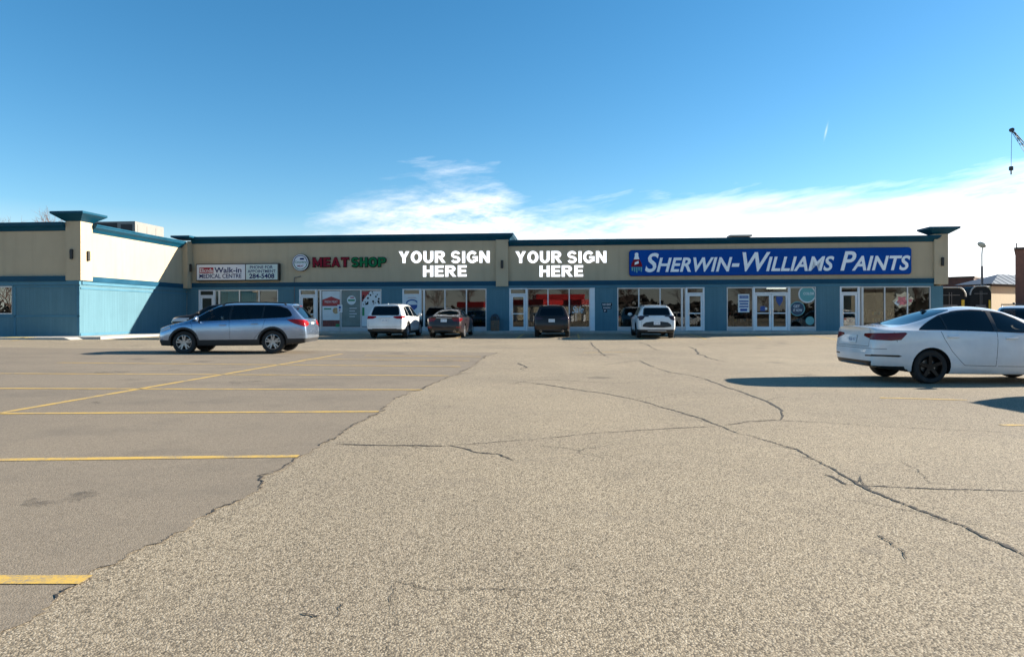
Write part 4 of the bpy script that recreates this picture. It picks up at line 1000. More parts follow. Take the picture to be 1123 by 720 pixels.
def window(px0, px1, mull, zs=.50, zt=2.85, y=.06, x0=None, x1=None, m='aluminium'):
    x0 = fs(px0) if x0 is None else x0; x1 = fs(px1) if x1 is None else x1
    f = MB(); fr = .06; z0 = ZS if zs < 1 else zs
    ms = [v if abs(v) < 60 and px0 is None else fs(v) for v in mull]
    f.box(x0, x0+fr, y-.05, y+.06, z0, zt).box(x1-fr, x1, y-.05, y+.06, z0, zt).box(x0+fr, x1-fr, y-.05, y+.06, zt-fr, zt).box(x0+fr, x1-fr, y-.05, y+.06, zs-.03, zs+.05)
    for v in ms: f.box(v-.035, v+.035, y-.048, y+.058, zs+.05, zt-fr)
    o = prt(f, 'window', m)
    if zs < 1: MB().box(x0+fr, x1-fr, y-.03, y+.05, ZS-.1, zs-.03).build('sill_panel', 'steel_panel', o)
    xs = [x0+fr]+ms+[x1-fr]
    for a, b in zip(xs, xs[1:]): pane(a+.0 if a == xs[0] else a+.035, b if b == xs[-1] else b-.035, zs+.05, zt-fr, y, o)
    return o
def door(px0, px1, leaves=1, y=.05, zl=2.46, zt=2.87, m='white_frame'):
    x0, x1 = fs(px0), fs(px1); f = MB(); fr = .09
    f.box(x0, x0+fr, y-.07, y+.07, ZS, zt).box(x1-fr, x1, y-.07, y+.07, ZS, zt).box(x0+fr, x1-fr, y-.07, y+.07, zt-.08, zt).box(x0+fr, x1-fr, y-.068, y+.068, zl, zl+.08)
    o = prt(f, 'door', m); pane(x0+fr, x1-fr, zl+.08, zt-.08, y, o)
    wl = (x1-x0-2*fr)/leaves
    for k in range(leaves):
        a, b = x0+fr+k*wl+.012, x0+fr+(k+1)*wl-.012; q = MB(); s_ = .11
        q.box(a, a+s_, y-.03, y+.03, ZS+.015, zl-.01).box(b-s_, b, y-.03, y+.03, ZS+.015, zl-.01).box(a+s_, b-s_, y-.03, y+.03, ZS+.015, ZS+.24).box(a+s_, b-s_, y-.03, y+.03, zl-.12, zl-.01).box(a+s_, b-s_, y-.028, y+.028, 1.30, 1.36)
        q.build('door_leaf', m, o)
        pane(a+s_, b-s_, ZS+.24, 1.30, y, o); pane(a+s_, b-s_, 1.36, zl-.12, y, o)
        hx = b-.06 if (k == 0 and leaves == 2) else (a+.06)
        MB().tube((hx, y-.09, 1.2), (hx, y-.09, 1.55), .014).tube((hx, y-.09, 1.22), (hx, y-.03, 1.22), .01).tube((hx, y-.09, 1.53), (hx, y-.03, 1.53), .01).build('handle', 'chrome', o, True)
    return o
door(218, 235.5); window(235.5, 240.4, []); window(240.4, 305, [262.5, 284]); door(328.2, 347.3); window(347.3, 351.5, []); window(351.5, 418.4, [373.8, 395.6])
door(441.4, 461.4); window(461.4, 465, []); window(465, 533.6, [488, 511.5]); door(558.6, 578, 1); window(578, 647.2, [601, 624.3])
prt(MB().box(fs(647.2), fs(652.3), -.03, .12, ZS, 2.86), 'filler_panel', 'white_frame')
window(677, 748, [700.7, 724]); window(748, 752.2, []); door(752.2, 772.6); window(797, 826.2, []); door(826.2, 866, 2); window(866, 895, [])
door(921, 942.4); window(942.4, 946, []); window(946, 1021, [970.5, 995.5])
window(None, None, [-6.3], 1.36, 2.74, -D+.08, wx0, wx1)
# shop interiors
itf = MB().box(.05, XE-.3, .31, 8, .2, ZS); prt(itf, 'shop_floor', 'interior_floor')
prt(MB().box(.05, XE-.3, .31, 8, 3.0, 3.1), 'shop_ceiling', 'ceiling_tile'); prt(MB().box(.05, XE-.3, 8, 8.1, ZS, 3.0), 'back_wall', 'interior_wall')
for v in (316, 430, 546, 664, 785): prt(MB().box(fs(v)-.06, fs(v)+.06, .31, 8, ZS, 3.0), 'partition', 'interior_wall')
prt(MB().box(WX+.3, -.3, -D+2.5, -D+2.6, .2, 3.), 'back_wall', 'interior_wall')
for px, yy in ((262, 2.4), (290, 4.2), (340, 3.), (760, 2.6), (845, 3.5), (880, 5), (930, 3.2)): MB().box(fs(px)-.6, fs(px)+.6, yy-.08, yy+.08, 2.93, 2.995).build('ceiling_light', 'tube_light', bld)
# conduit up the wall beside the meat shop door
prt(MB().path([(fs(323.3), -.05, .35), (fs(323.3), -.05, fz(323, 304.5)), (fs(330.5), -.05, fz(330, 303))], .022), 'conduit', 'pole_grey', True)

# sidewalk and kerbs
def slab(name, x0, x1, y0, y1, z0, z1, m='concrete', b=.02):
    o = MB().bbox(x0, x1, y0, y1, z0, z1, b).build(name, m, None, False, BO, -TH); return tag(o, kind='structure')
slab('sidewalk', 1.85, 47.4, -1.38, .02, -.2, ZS); slab('kerb', 1.85, 47.4, -1.55, -1.384, -.2, ZS+.004, 'kerb_concrete')
slab('sidewalk', .0, 1.68, -D-1.1, .01, -.2, .275); slab('kerb', 1.684, 1.85, -D-1.1, -1.39, -.2, .279, 'kerb_concrete')
slab('sidewalk', WX, -.004, -D-1.1, -D+.1, -.2, .272); slab('kerb', WX, -1.2, -D-2.0, -D-1.104, -.2, .262, 'kerb_concrete', .05)
o = MB().prism([(-2.6, -.1), (-.2, -.1), (-.2, .17), (-.5, .263), (-2.6, .263)], -D-1.98, -D-1.11).build('kerb', 'kerb_concrete', None, False, BO, -TH); tag(o, kind='structure'); o.location.x += 1.21*math.cos(TH); o.location.y -= 1.21*math.sin(TH)
o = MB().box(-2.6, -1.25, -D-1.93, -D-1.2, .255, .267).build('kerb_paint', 'kerb_yellow', None, False, BO, -TH); tag(o, kind='structure')
for k in range(-8, 9):
    x = fs(577)+3.06*k
    if x < 3 or x > 44: continue
    stripe(loc2w(x, -1.75), loc2w(x, -7.1), .10, .004)
for k in range(4): stripe(loc2w(-1.2-1.6*k, -D-2.3), loc2w(-.7-1.6*k, -D-3.3), .10, .004)
# ================================================================== signs on the shop fronts (each its own thing)
def onb(name, label, cat, group=None): return thing(name, label, cat, BO, -TH, group)
def txt(t_, body, px0, px1, py0, py1, y, m, name='lettering', **kw):
    pm = (px0+px1)/2
    mb = text_mesh(MB(), body, fs(px0), fs(px1), fz(pm, py1), fz(pm, py0), y, **kw)
    return mb.build(name, m, t_)
s = onb('clinic_sign', 'white and pale green box sign of the walk-in medical centre with phone number', 'sign')
x0, x1, z0, z1 = fs(217.6), fs(308), fz(262, 308), fz(262, 289.2)
MB().bbox(x0, x1, -.26, -.0, z0, z1, .015).build('sign_box', 'sign_black', s)
xa = fs(271.6)
MB().box(x0+.05, xa-.03, -.268, -.261, z0+.06, z1-.06).build('sign_face', 'sign_white', s); MB().box(xa+.03, x1-.09, -.268, -.261, z0+.06, z1-.06).build('sign_face', 'sign_pale_green', s)
MB().box(fs(221.3), fs(236.6), -.272, -.2685, fz(229, 299.8), fz(229, 293.6)).build('red_panel', 'ink_red', s)
txt(s, 'Elicnda', 222, 236, 294.4, 298.9, -.2745, 'sign_white', depth=.002, offset=.01)
txt(s, 'Walk-in', 237.6, 267.2, 293.3, 299.4, -.2725, 'ink_navy', depth=.0035, offset=.02); txt(s, 'MEDICAL CENTRE', 221.3, 267.2, 300.5, 305.1, -.2725, 'ink_navy', depth=.0035, offset=.02)
txt(s, 'PHONE FOR', 276.4, 301.3, 291.5, 294.8, -.2725, 'ink_navy', depth=.0035, offset=.015); txt(s, 'APPOINTMENT', 273.9, 304.3, 296, 299.2, -.2725, 'ink_navy', depth=.0035, offset=.015); txt(s, '284-5408', 275.6, 303, 300.2, 305.4, -.2725, 'ink_navy', depth=.0035, offset=.03)
s = onb('round_sign', 'round white sign with green ring left of the red and green letters', 'sign')
cx_, cz_, r_ = fs(330.8), fz(330.8, 288), .525
MB().prism(disc(cx_, cz_, r_, 40), -.16, 0).build('sign_body', 'sign_black', s); MB().prism(disc(cx_, cz_, r_*.95, 40), -.166, -.161).build('sign_face', 'sign_white', s)
rg = MB()
for k in range(40):
    a, b = 2*PI*k/40, 2*PI*(k+1)/40
    q = [(cx_+r_*e*math.cos(v), cz_+r_*e*math.sin(v)) for e, v in ((.76, a), (.84, a), (.84, b), (.76, b))]; rg.prism(q, -.169, -.1665, mi=0 if math.sin(a) > -.1 else 1)
rg.build('ring', ['ink_navy', 'letter_green'], s)
mk = MB().prism([(cx_-.05, cz_+.17), (cx_+.22, cz_+.17), (cx_+.25, cz_+.24), (cx_+.17, cz_+.28), (cx_-.03, cz_+.27)], -.169, -.1665); mk.build('cow_mark', 'ink_navy', s)
text_mesh(MB(), 'Country', cx_-.37, cx_+.37, cz_-.07, cz_+.10, -.169, .0025, offset=.02).build('lettering', 'letter_green', s)
text_mesh(MB(), 'MEAT', cx_-.19, cx_+.19, cz_-.27, cz_-.16, -.169, .0025, offset=.02).build('lettering', 'letter_red', s)
s = onb('channel_letter_sign', 'dark red and green raised letters reading MEAT SHOP', 'sign')
def btxt(t_, body, px0, px1, py0, py1, y, depth, m, name='lettering', grow=0.):
    pm = (px0+px1)/2
    return block_text(MB(), body, fs(px0), fs(px1), fz(pm, py1), fz(pm, py0), y, depth, grow).build(name, m, t_)
for body, a, b, m in (('MEAT', 343.6, 383, 'letter_red'), ('SHOP', 385.8, 423.6, 'letter_green')):
    btxt(s, body, a, b, 282.4, 292.6, -.07, .07, 'letter_dark', 'letter_back', .028); btxt(s, body, a, b, 282.4, 292.4, -.085, .011, m)
for lab, pa, pb, pe, pf, pc, pd in (('big white YOUR SIGN HERE letters beside the MEAT SHOP sign', 437.6, 489, 494.6, 537.4, 464.2, 512), ('big white YOUR SIGN HERE letters just left of the long blue sign', 565.4, 616.4, 622, 665.2, 591.8, 639.6)):
    s = onb('letter_sign', lab, 'sign', 'white letter signs')
    for body, a, b, u, v in (('YOUR', pa, pb, 275.4, 288.3), ('SIGN', pe, pf, 275.4, 288.3), ('HERE', pc, pd, 291, 303.4)):
        btxt(s, body, a, b, u, v, -.06, .012, 'added_glow_letter'); btxt(s, body, a, b, u, v, -.046, .046, 'letter_return', 'letter_back')  # overlaid text built as letters; an added glow keeps them white in shade
s = onb('paint_store_sign', 'long royal blue sign with white slanted lettering of the paint store', 'sign')
za, zb_ = fz(845, 301.3), fz(845, 273.1); xa, xb = fs(690.2), fs(998.3)
MB().prism(rrect(xa, xb, za, zb_, .16), -.14, 0).build('sign_board', 'sign_blue', s)
MB().prism(rrect(xa-.02, xb+.02, za-.02, zb_+.02, .17), -.10, -.001).build('sign_edge', 'ink_navy', s)
txt(s, 'Sherwin-Williams Paints', 707.2, 997, 276.2, 297.6, -.165, 'letter_white', depth=.024, offset=.018, shear=.27, smallcaps=.74, space=1.02)
cx_ = fs(698); zz = lambda py: fz(698, py)
MB().prism(disc(cx_, zz(279.2), .11, 14), -.16, -.141).prism([(cx_-.16, zz(284.5)), (cx_+.16, zz(284.5)), (cx_+.09, zz(280)), (cx_-.09, zz(280))], -.158, -.141).build('emblem_can', 'letter_white', s)
MB().prism([(cx_-.33, zz(292.5)), (cx_+.33, zz(292.5)), (cx_+.29, zz(289)), (cx_+.17, zz(284.6)), (cx_-.17, zz(284.6)), (cx_-.29, zz(289))], -.156, -.141).build('emblem_paint', 'letter_red', s)
MB().prism([(cx_-.12, zz(290.5)), (cx_+.13, zz(289)), (cx_+.11, zz(286.2)), (cx_-.10, zz(287.8))], -.160, -.157).build('emblem_band', 'letter_white', s)
dr = MB()
for k in range(5):
    a = cx_-.30+.13*k; dr.prism([(a, zz(293)), (a+.10, zz(293)), (a+.085, zz(297+(k*7) % 3)), (a+.02, zz(297+(k*7) % 3))], -.156, -.141)
dr.build('emblem_drips', 'decal_teal', s)
# wall lamps
def wall_lamp(x, y, z, rot, lab):
    t_ = thing('wall_lamp', lab, 'lamp', loc2w(x, y, z), -TH+rot, 'black wall lamps on the pilasters')
    MB().bbox(-.075, .075, -.10, 0, -.24, .24, .03).build('housing', 'lamp_black', t_); MB().tube((0, -.055, -.25), (0, -.055, -.241), .05).tube((0, -.055, .241), (0, -.055, .25), .05).build('lens', 'lamp_glass', t_); MB().box(-.04, .04, -.002, .02, -.08, .08).build('bracket', 'lamp_black', t_)
wall_lamp(fs(551), -.16, fz(551, 290), 0, 'black wall lamp between the two YOUR SIGN HERE signs')
wall_lamp(fs(1032), -.14, fz(1032, 287), 0, 'black wall lamp on the front of the far right pilaster')
wall_lamp(fs(1038.6), .2, fz(1039, 287), PI/2, 'wall lamp on the outer side of the far right pilaster')
wall_lamp(.36, -.28, fz(212, 294), PI/2, 'black wall lamp beside the medical centre sign')
wall_lamp(-.34, -D-.10, 4.27, 0, 'black wall lamp on the shaded face of the corner pilaster')
wall_lamp(.1, -D+.40, 4.22, PI/2, 'black wall lamp on the sunlit face of the corner pilaster')
# window posters and stickers
YP = .045
def flat(t_, name, poly, m, k=0): return MB().prism(poly, YP-.004-.0025*k, YP-.002-.0025*k).build(name, m, t_)
def rect(px0, px1, py0, py1): 
    pm = (px0+px1)/2; return [(fs(px0), fz(pm, py1)), (fs(px1), fz(pm, py1)), (fs(px1), fz(pm, py0)), (fs(px0), fz(pm, py0))]
def circ_(px, py, rp): r = rp/18.6; return disc(fs(px), fz(px, py), r, 28)
s = onb('window_poster', 'tall white poster with red banner and meat picture in the meat shop window', 'poster')
flat(s, 'sheet', rect(353.2, 372.6, 319, 358.5), 'poster_white'); flat(s, 'banner', [(fs(353.4), fz(363, 335.5)), (fs(372.4), fz(363, 335.5)), (fs(372.4), fz(363, 328.5)), (fs(363), fz(363, 325)), (fs(353.4), fz(363, 328.5))], 'red_poster', 1)
txt(s, 'FRESH MEAT', 356, 370, 329.5, 332, YP-.009, 'poster_white', depth=.001); flat(s, 'meat_picture', rect(353.6, 372.2, 351, 358), 'meat_dark', 1); flat(s, 'plate_picture', circ_(368, 340.5, 3.6), 'food_tan', 1); flat(s, 'green_strip', rect(355, 363, 337.8, 339.2), 'green_ink', 1); flat(s, 'green_mark', rect(368, 372, 355, 358.3), 'green_ink', 2)
s = onb('window_poster', 'grey-green sheet with a round white logo in the meat shop window', 'poster')
flat(s, 'sheet', rect(374.6, 394.8, 318.5, 357.6), 'poster_grey'); flat(s, 'logo_disc', circ_(385.2, 329, 5.2), 'poster_white', 1); flat(s, 'logo_bar', rect(381.5, 389, 328.2, 330), 'green_ink', 2); flat(s, 'logo_mark', rect(384, 388, 325.5, 326.8), 'red_poster', 2)
for k in range(4): flat(s, 'text_line', rect(383, 391-k % 2*2, 337.5+k*3, 338.3+k*3), 'poster_white', 1)
s = onb('window_poster', 'red, black and white picture poster above the white crossover at the meat shop', 'poster')
s['label'] = 'poster of red, black and white food pictures in the last meat shop window'
flat(s, 'sheet', rect(396.4, 417.6, 319, 357.6), 'poster_white'); flat(s, 'red_corner', [(fs(396.6), fz(400, 331)), (fs(396.6), fz(400, 319.2)), (fs(406), fz(400, 319.2))], 'red_poster', 1)
rr = random.Random(5); blob = MB()
for k in range(22):
    a, b = rr.uniform(397.5, 416), rr.uniform(320, 334)
    blob.prism(circ_(a, b, rr.uniform(.6, 1.5))[::4], YP-.011, YP-.0075)
blob.build('food_picture', 'letter_dark', s); flat(s, 'green_strip', rect(397, 399.5, 337, 346), 'green_ink', 1)
s = onb('door_sticker', 'white door sticker with a blue shield', 'sticker')
flat(s, 'sheet', rect(444.2, 458.8, 325, 356), 'poster_white'); cx_ = 451.8
flat(s, 'shield', [(fs(446), fz(452, 334)), (fs(457.6), fz(452, 334)), (fs(457.2), fz(452, 337)), (fs(cx_), fz(452, 342)), (fs(446.4), fz(452, 337))], 'shield_blue', 1)
flat(s, 'arch', [(fs(cx_+7*math.cos(a)), fz(452, 333-5.*math.sin(a))) for a in [PI*k/10 for k in range(11)]]+[(fs(cx_+5.4*math.cos(a)), fz(452, 333-3.6*math.sin(a))) for a in [PI*k/10 for k in range(10, -1, -1)]], 'shield_blue', 1); flat(s, 'red_line', rect(447, 456, 325.4, 326.4), 'red_poster', 1)
s = onb('wall_notice', 'small white lettering on the blue wall under the paint sign', 'notice')
for k, (a, b, u, v) in enumerate(((660.7, 670.2, 332.6, 334.8), (661.5, 669.5, 336.6, 338.2), (662.6, 664.8, 339.8, 341.6))):
    pm = 665; MB().box(fs(a)-.05, fs(b)+.05, -.026, -.0205, fz(pm, v)-.03, fz(pm, u)+.03).build('backing', 'letter_dark', s)
    txt(s, ('NO EXIT', 'PARKING', 'P')[k], a, b, u, v, -.029, 'sign_white', depth=.002, offset=.03)
s = onb('window_poster', 'white opening-hours poster with blue bars left of the paint store double door', 'poster')
flat(s, 'sheet', rect(809.6, 822, 322.4, 342.3), 'poster_white')
for k, (u, v, a, b) in enumerate(((324, 327, 811.2, 821), (329.4, 331, 810.8, 821.2), (332.2, 333.8, 811.4, 820.8), (335.2, 336.8, 811, 821), (338.2, 341, 812, 819.6))): flat(s, 'blue_bar', rect(a, b, u, v), 'shield_blue', 1)
txt(s, 'STORE HOURS', 812, 820.2, 324.8, 326.2, YP-.009, 'poster_white', depth=.001)
s = onb('window_sticker', 'big pale green round sticker at the top of the paint store window', 'sticker', 'round window stickers')
cxx, czz, r_ = fs(885.6), fz(885, 322.5), .46
def clipc(r): return [(min(fs(894), x), min(2.78, z)) for x, z in disc(cxx, czz, r, 36)]
flat(s, 'rim', clipc(.50), 'poster_white'); flat(s, 'face', clipc(.43), 'decal_teal', 1); txt(s, 'COLOR', 881.3, 893.3, 320.3, 323.2, YP-.009, 'poster_white', depth=.001, offset=.02)
s = onb('window_sticker', 'dark navy round sticker with a white ring beside the double door', 'sticker', 'round window stickers')
flat(s, 'rim', circ_(874.8, 338.3, 7.9), 'decal_teal'); flat(s, 'face', circ_(874.8, 338.3, 7.0), 'decal_navy', 1); txt(s, 'GET', 870.5, 877.4, 334.2, 337.2, YP-.009, 'poster_white', depth=.001, offset=.02); txt(s, 'IT NOW', 870.3, 880, 338.6, 341.4, YP-.009, 'poster_white', depth=.001, offset=.02)
s = onb('window_sticker', 'small teal round sticker low in the paint store window', 'sticker', 'round window stickers')
flat(s, 'face', circ_(888.5, 351.5, 4.6), 'decal_teal')
s = onb('window_decal', 'pink and cream flower picture on the last shop windows', 'sticker')
rr = random.Random(9)
def petal(px, py, rp, m, k): 
    r = rp/19.; o = [(fs(px)+r*(1+.25*math.sin(5*a+px))*math.cos(a), fz(px, py)+r*(1+.2*math.cos(4*a+py))*math.sin(a)) for a in [2*PI*i/30 for i in range(30)]]; flat(s, 'petal', o, m, k)
petal(990, 329, 8.5, 'decal_cream', 0); petal(989.5, 329.8, 5, 'decal_pink', 1); petal(984.5, 332, 2.6, 'poster_white', 1); petal(998.5, 328.5, 3.4, 'decal_cream', 0); petal(999, 329.5, 1.8, 'decal_pink', 1)
s = onb('window_sticker', 'white price lettering on the first glass beside the shop door with red reflections', 'sticker'); s['label'] = 'large white curved lettering low on the pane beside the narrow white panel'
txt(s, 'Sale', 627.5, 640, 335.5, 343, YP-.006, 'poster_white', depth=.001, shear=.3)
s = onb('door_notice', 'small notices stuck inside the paint store double door', 'notice')
flat(s, 'notice', rect(838.5, 841.6, 336.8, 339.6), 'poster_white'); flat(s, 'blue_notice', rect(834, 839.4, 335.5, 341), 'shield_blue', 0)
s = onb('door_shield', 'blue shield sticker on the right leaf of the double door', 'sticker'); flat(s, 'shield', [(fs(851.6), fz(855, 325)), (fs(858.6), fz(855, 325)), (fs(858.6), fz(855, 330)), (fs(855.1), fz(855, 335.5)), (fs(851.6), fz(855, 330))], 'shield_blue')
for px0, px1, lab in ((242, 260, 'pale green blind behind the first clinic pane, pulled aside'), (264, 282.5, 'pale green blind filling the middle clinic pane')):
    s = onb('window_blind', lab, 'blind'); mb = MB(); x0, x1 = fs(px0), fs(px1); n = 16
    for k in range(n):
        a, b = x0+(x1-x0)*k/n, x0+(x1-x0)*(k+.88)/n
        if px0 < 250 and k < 6: continue
        mb.box(a, b, .16+.015*(k % 2), .172+.015*(k % 2), .9, 2.72)
    mb.build('slats', 'blind_green', s); MB().box(x0, x1, .15, .21, 2.72, 2.78).build('rail', 'white_frame', s)
# display stands inside
rr = random.Random(12)
mat('stand_dark', (.05, .05, .055), .7); CANS = ['poster_white', 'red_poster', 'shield_blue', 'decal_teal', 'food_tan', 'marker_yellow']
def stand(px, yy, wd, lab, h=1.25):
    x = fs(px); t_ = thing('display_stand', lab, 'display stand', loc2w(x, yy, ZS), -TH, 'display stands behind the shop glass')
    f = MB().box(-wd/2, -wd/2+.04, 0, .4, 0, h).box(wd/2-.04, wd/2, 0, .4, 0, h).box(-wd/2+.04, wd/2-.04, .37, .4, 0, h)
    lv = [.1, .5, .9] if h > 1 else [.1, .5]
    for z in lv: f.box(-wd/2+.04, wd/2-.04, 0, .37, z-.03, z)
    f.build('rack', 'stand_dark', t_)
    for z in lv:
        mb = MB(); a = -wd/2+.13
        while a < wd/2-.1:
            if rr.random() < .8: mb.lathe([(.001, z+.19), (.075, z+.19), (.075, z), (.001, z)], 'z', (a, .14, 0), 12, rr.randrange(6))
            a += .18
        mb.build('paint_cans', CANS, t_, True)['kind'] = 'stuff'
stand(803, 1., .7, 'dark rack of paint cans at the left edge of the poster window'); stand(818, 1.1, .9, 'dark rack of paint cans under the opening-hours poster'); stand(834, 2.8, .9, 'dark rack of goods seen through the double door'); stand(881, 1.2, 1.1, 'dark rack of paint cans behind the round stickers'); stand(738, 1.4, 1.6, 'dark rack of goods behind the glass beside the single paint store door'); stand(762, 2.2, .9, 'dark rack of goods seen through the single door next to the crossover'); stand(952, 1.6, 1.2, 'dark rack of goods in the last shop near its door'); stand(982, 1.5, 1.4, 'dark rack of goods under the flower picture'); stand(520, 2.2, 1.2, 'dark rack of goods behind the glass above the dark sedan')

# ================================================================== street furniture at the shops
t_ = thing('trash_bin', 'tan concrete litter bin with a dark dome lid against the blue wall', 'bin', loc2w(fs(543.6), -.42, ZS), -TH)
MB().lathe([(.001, 0), (.24, 0), (.26, .03), (.27, .62), (.25, .64)], 'z', n=28).build('bin_body', 'bin_tan', t_, True)
MB().lathe([(.275, .64), (.285, .70), (.27, .78), (.2, .93), (.1, 1.0), (.001, 1.02)], 'z', n=28).build('bin_lid', 'bin_lid', t_, True)
MB().bbox(-.12, .12, -.275, -.20, .72, .86, .02).build('flap', 'lamp_black', t_)
t_ = thing('parking_sign', 'small white reserved-parking sign on a thin post at the kerb', 'sign', loc2w(fs(380.5), -1.25, ZS), -TH)
MB().tube((0, 0, 0), (0, 0, 1.60), .03).lathe([(.09, 0), (.09, .02), (.031, .03)], 'z').build('post', 'galvanised', t_, True)
MB().prism(rrect(-.15, .15, 1.12, 1.58, .03), -.045, -.032).build('sign_plate', 'sign_white', t_)
MB().prism(disc(0, 1.42, .075, 20), -.048, -.0455).build('symbol', 'shield_blue', t_)
text_mesh(MB(), 'P', -.04, .04, 1.19, 1.30, -.048, .002, offset=.03).build('lettering', 'ink_red', t_)

# ================================================================== roof units
t_ = thing('rooftop_unit', 'grey air conditioning unit on the roof behind the sunlit wing', 'air conditioner', Vector((-26.35, 45.2, 5.2)), -TH)
MB().bbox(-1.5, 1.5, 0, 3.2, .2, 2.3, .03).build('casing', 'rtu_grey', t_)
lv = MB()
for k in range(9): lv.box(-1.3, .2, -.03, .0, .5+.19*k, .62+.19*k)
lv.build('louvre', 'rtu_dark', t_); MB().box(-1.35, .25, -.012, -.001, .42, 2.2).build('grille', 'rtu_dark', t_); MB().box(.5, 1.3, -.012, -.001, .6, 2.1).build('access_panel', 'rtu_dark', t_)
for k in range(3): MB().box(1.5, 1.515, .25+k*1., 1.05+k*1., .5, 2.1).build('side_panel', 'rtu_grey', t_)
MB().box(-1.4, 1.4, .1, 3.1, .0, .2).build('base', 'rtu_dark', t_)
t_ = thing('roof_vent', 'low flat roof vent above the long blue sign', 'roof vent', loc2w(fs(823.5), 2.2, 5.2), -TH)
MB().bbox(-.68, .68, 0, .9, 0.86, 0.97, .03).build('cap', 'concrete', t_); MB().box(-.5, .5, .15, .75, 0, .86).build('duct', 'rtu_dark', t_)

# ================================================================== cars
def at_ground(X, Y): return Vector((X, Y, gz(X, Y)))
def park(P, px, Yr, lab, group, turn=0., dz=0.):               # nose towards the shops, middle of the tail seen at column px, tail at depth Yr
    X = (px-PXC)/FPX*Yr; h = PI/2-TH+turn; L2 = P['L']/2
    x, y = X+math.cos(h)*L2, Yr+math.sin(h)*L2
    return make_car(P, 'parked_car', lab, 'car', Vector((x, y, (gz(X+math.cos(h)*1., Yr+math.sin(h)*1.)+gz(X+math.cos(h)*(L2*2-1), Yr+math.sin(h)*(L2*2-1)))/2)), h, group, -math.atan2(gz(X+math.cos(h)*(L2*2-1), Yr+math.sin(h)*(L2*2-1))-gz(X+math.cos(h), Yr+math.sin(h)), L2*2-2))
CG = 'cars parked on the lot'
park(white_suv(), 421.5, 33.4, 'white sport utility car with black lower bumper parked at the meat shop', CG)
park(dark_sedan(), 486.5, 34.0, 'dark maroon sedan parked right of the white sport utility car', CG)
park(dark_suv(), 605, 34.4, 'dark brown sport utility car parked under the second YOUR SIGN HERE', CG)
park(white_crossover(), 720.5, 33.2, 'white crossover with black roof rails and dark rear panel under the blue sign', CG)
Yo = 21.35; xr_ = (297.3-PXC)/FPX*Yo
P = outback(); ho = PI+R(2.0)
make_car(P, 'parked_car', 'silver-blue station wagon with black roof rails parked across the lot', 'car', at_ground(xr_-(P['L']/2-P['axles'][0]), Yo+.90), ho, CG, R(.3))
Yj = 12.95; xj = (1015.8-PXC)/FPX*Yj; P = jetta()
make_car(P, 'parked_car', 'white sedan with black wheels close on the right, cut by the picture edge', 'car', at_ground(xj+.12+(P['L']/2-P['axles'][0]), Yj+.90), R(-.5), CG, R(.45))
Yk = 32.6; xk = (183-PXC)/FPX*Yk
make_car(black_pickup(), 'parked_car', 'large black vehicle mostly hidden behind the silver wagon', 'car', at_ground(xk+2.95, Yk+1.0), PI-TH+R(3), CG).scale.z = .89
P = white_suv(paint='white_paint', rails=[[(.8, .55, -.01), (.86, .56, .05), (2.2, .56, .05), (2.3, .56, -.01)]], extras=[(1.3, 1.36, -.6, .6, 1.76, 1.80, 'rack_bar', 'black_trim'), (2.0, 2.06, -.6, .6, 1.76, 1.80, 'rack_bar', 'black_trim'), (1.3, 2.06, -.2, -.12, 1.80, 1.86, 'rack_clamp', 'black_trim')], antenna=None)
make_car(P, 'parked_car', 'white sport utility car with a dark roof rack half hidden behind the white sedan', 'car', at_ground(20.9, 28.2), R(232), CG)
P = white_crossover()
make_car(P, 'parked_car', 'white crossover standing beyond the right picture edge', 'car', at_ground(12.75, 10.8), 0, CG)

# ================================================================== beyond the building, to the right
def wp(px, py, Y): return Vector(((px-PXC)/FPX*Y, Y, CAMH+(horizon(px)-py)/FPX*Y))
c_ = wp(1068, 0, 75); t_ = thing('brick_building', 'low dark brown flat-roofed building beyond the end of the shops', 'building', Vector((c_.x, 75, 0)), R(-45))
MB().box(-8, 0, 0, 6, 0, 5.2).build('wall', 'brick_brown', t_); MB().box(-8.1, .1, -.1, 6.1, 5.2, 5.4).build('parapet', 'dark_brown_trim', t_); MB().box(-3, -1.2, -.03, .0, 0, 2.4).build('door', 'dark_brown_trim', t_)
c_ = wp(1087, 0, 62); t_ = thing('warehouse', 'cream warehouse with a blue-grey metal roof beside the brown tower', 'building', Vector((c_.x, 62, 0)), R(28))
MB().box(0, 9, 0, 2.2, 0, 3.75).build('wall', 'warehouse_tan', t_)
MB().box(-.15, 9, -.12, -.001, 3.75, 4.0).build('fascia', 'dark_brown_trim', t_)
mb = MB(); mb.add([(-.9, -.5, 3.95), (9.3, -.5, 3.95), (9.3, 2.7, 3.95), (-.9, 2.7, 3.95), (3.4, 1.1, 5.0), (9.3, 1.1, 5.0)], [(0, 1, 5, 4), (1, 2, 5), (2, 3, 4, 5), (3, 0, 4), (3, 2, 1, 0)]); mb.build('roof', 'roof_blue_grey', t_)
sm = MB()
for k in range(9):
    a = -.4+k*1.1; f = min(1, (a+.9)/4.3); sm.tube((a, -.5, 3.97), (a, -.5+1.6*f, 3.97+1.05*f), .014)
sm.build('roof_seam', 'roof_blue_grey', t_)
c_ = wp(1113.5, 0, 55); t_ = thing('brick_tower', 'tall dark red-brown wall block at the right edge beside the warehouse', 'building', Vector((c_.x, 55, 0)), R(-37))
MB().box(0, 6, 0, 6, 0, 6.4).build('wall', 'brick_red', t_); MB().box(-.08, 6.1, -.08, 6.1, 6.4, 6.58).build('parapet', 'dark_brown_trim', t_); MB().tube((.1, -.02, 6.5), (.1, -.02, 6.95), .05).build('vent_pipe', 'pole_grey', t_, True)
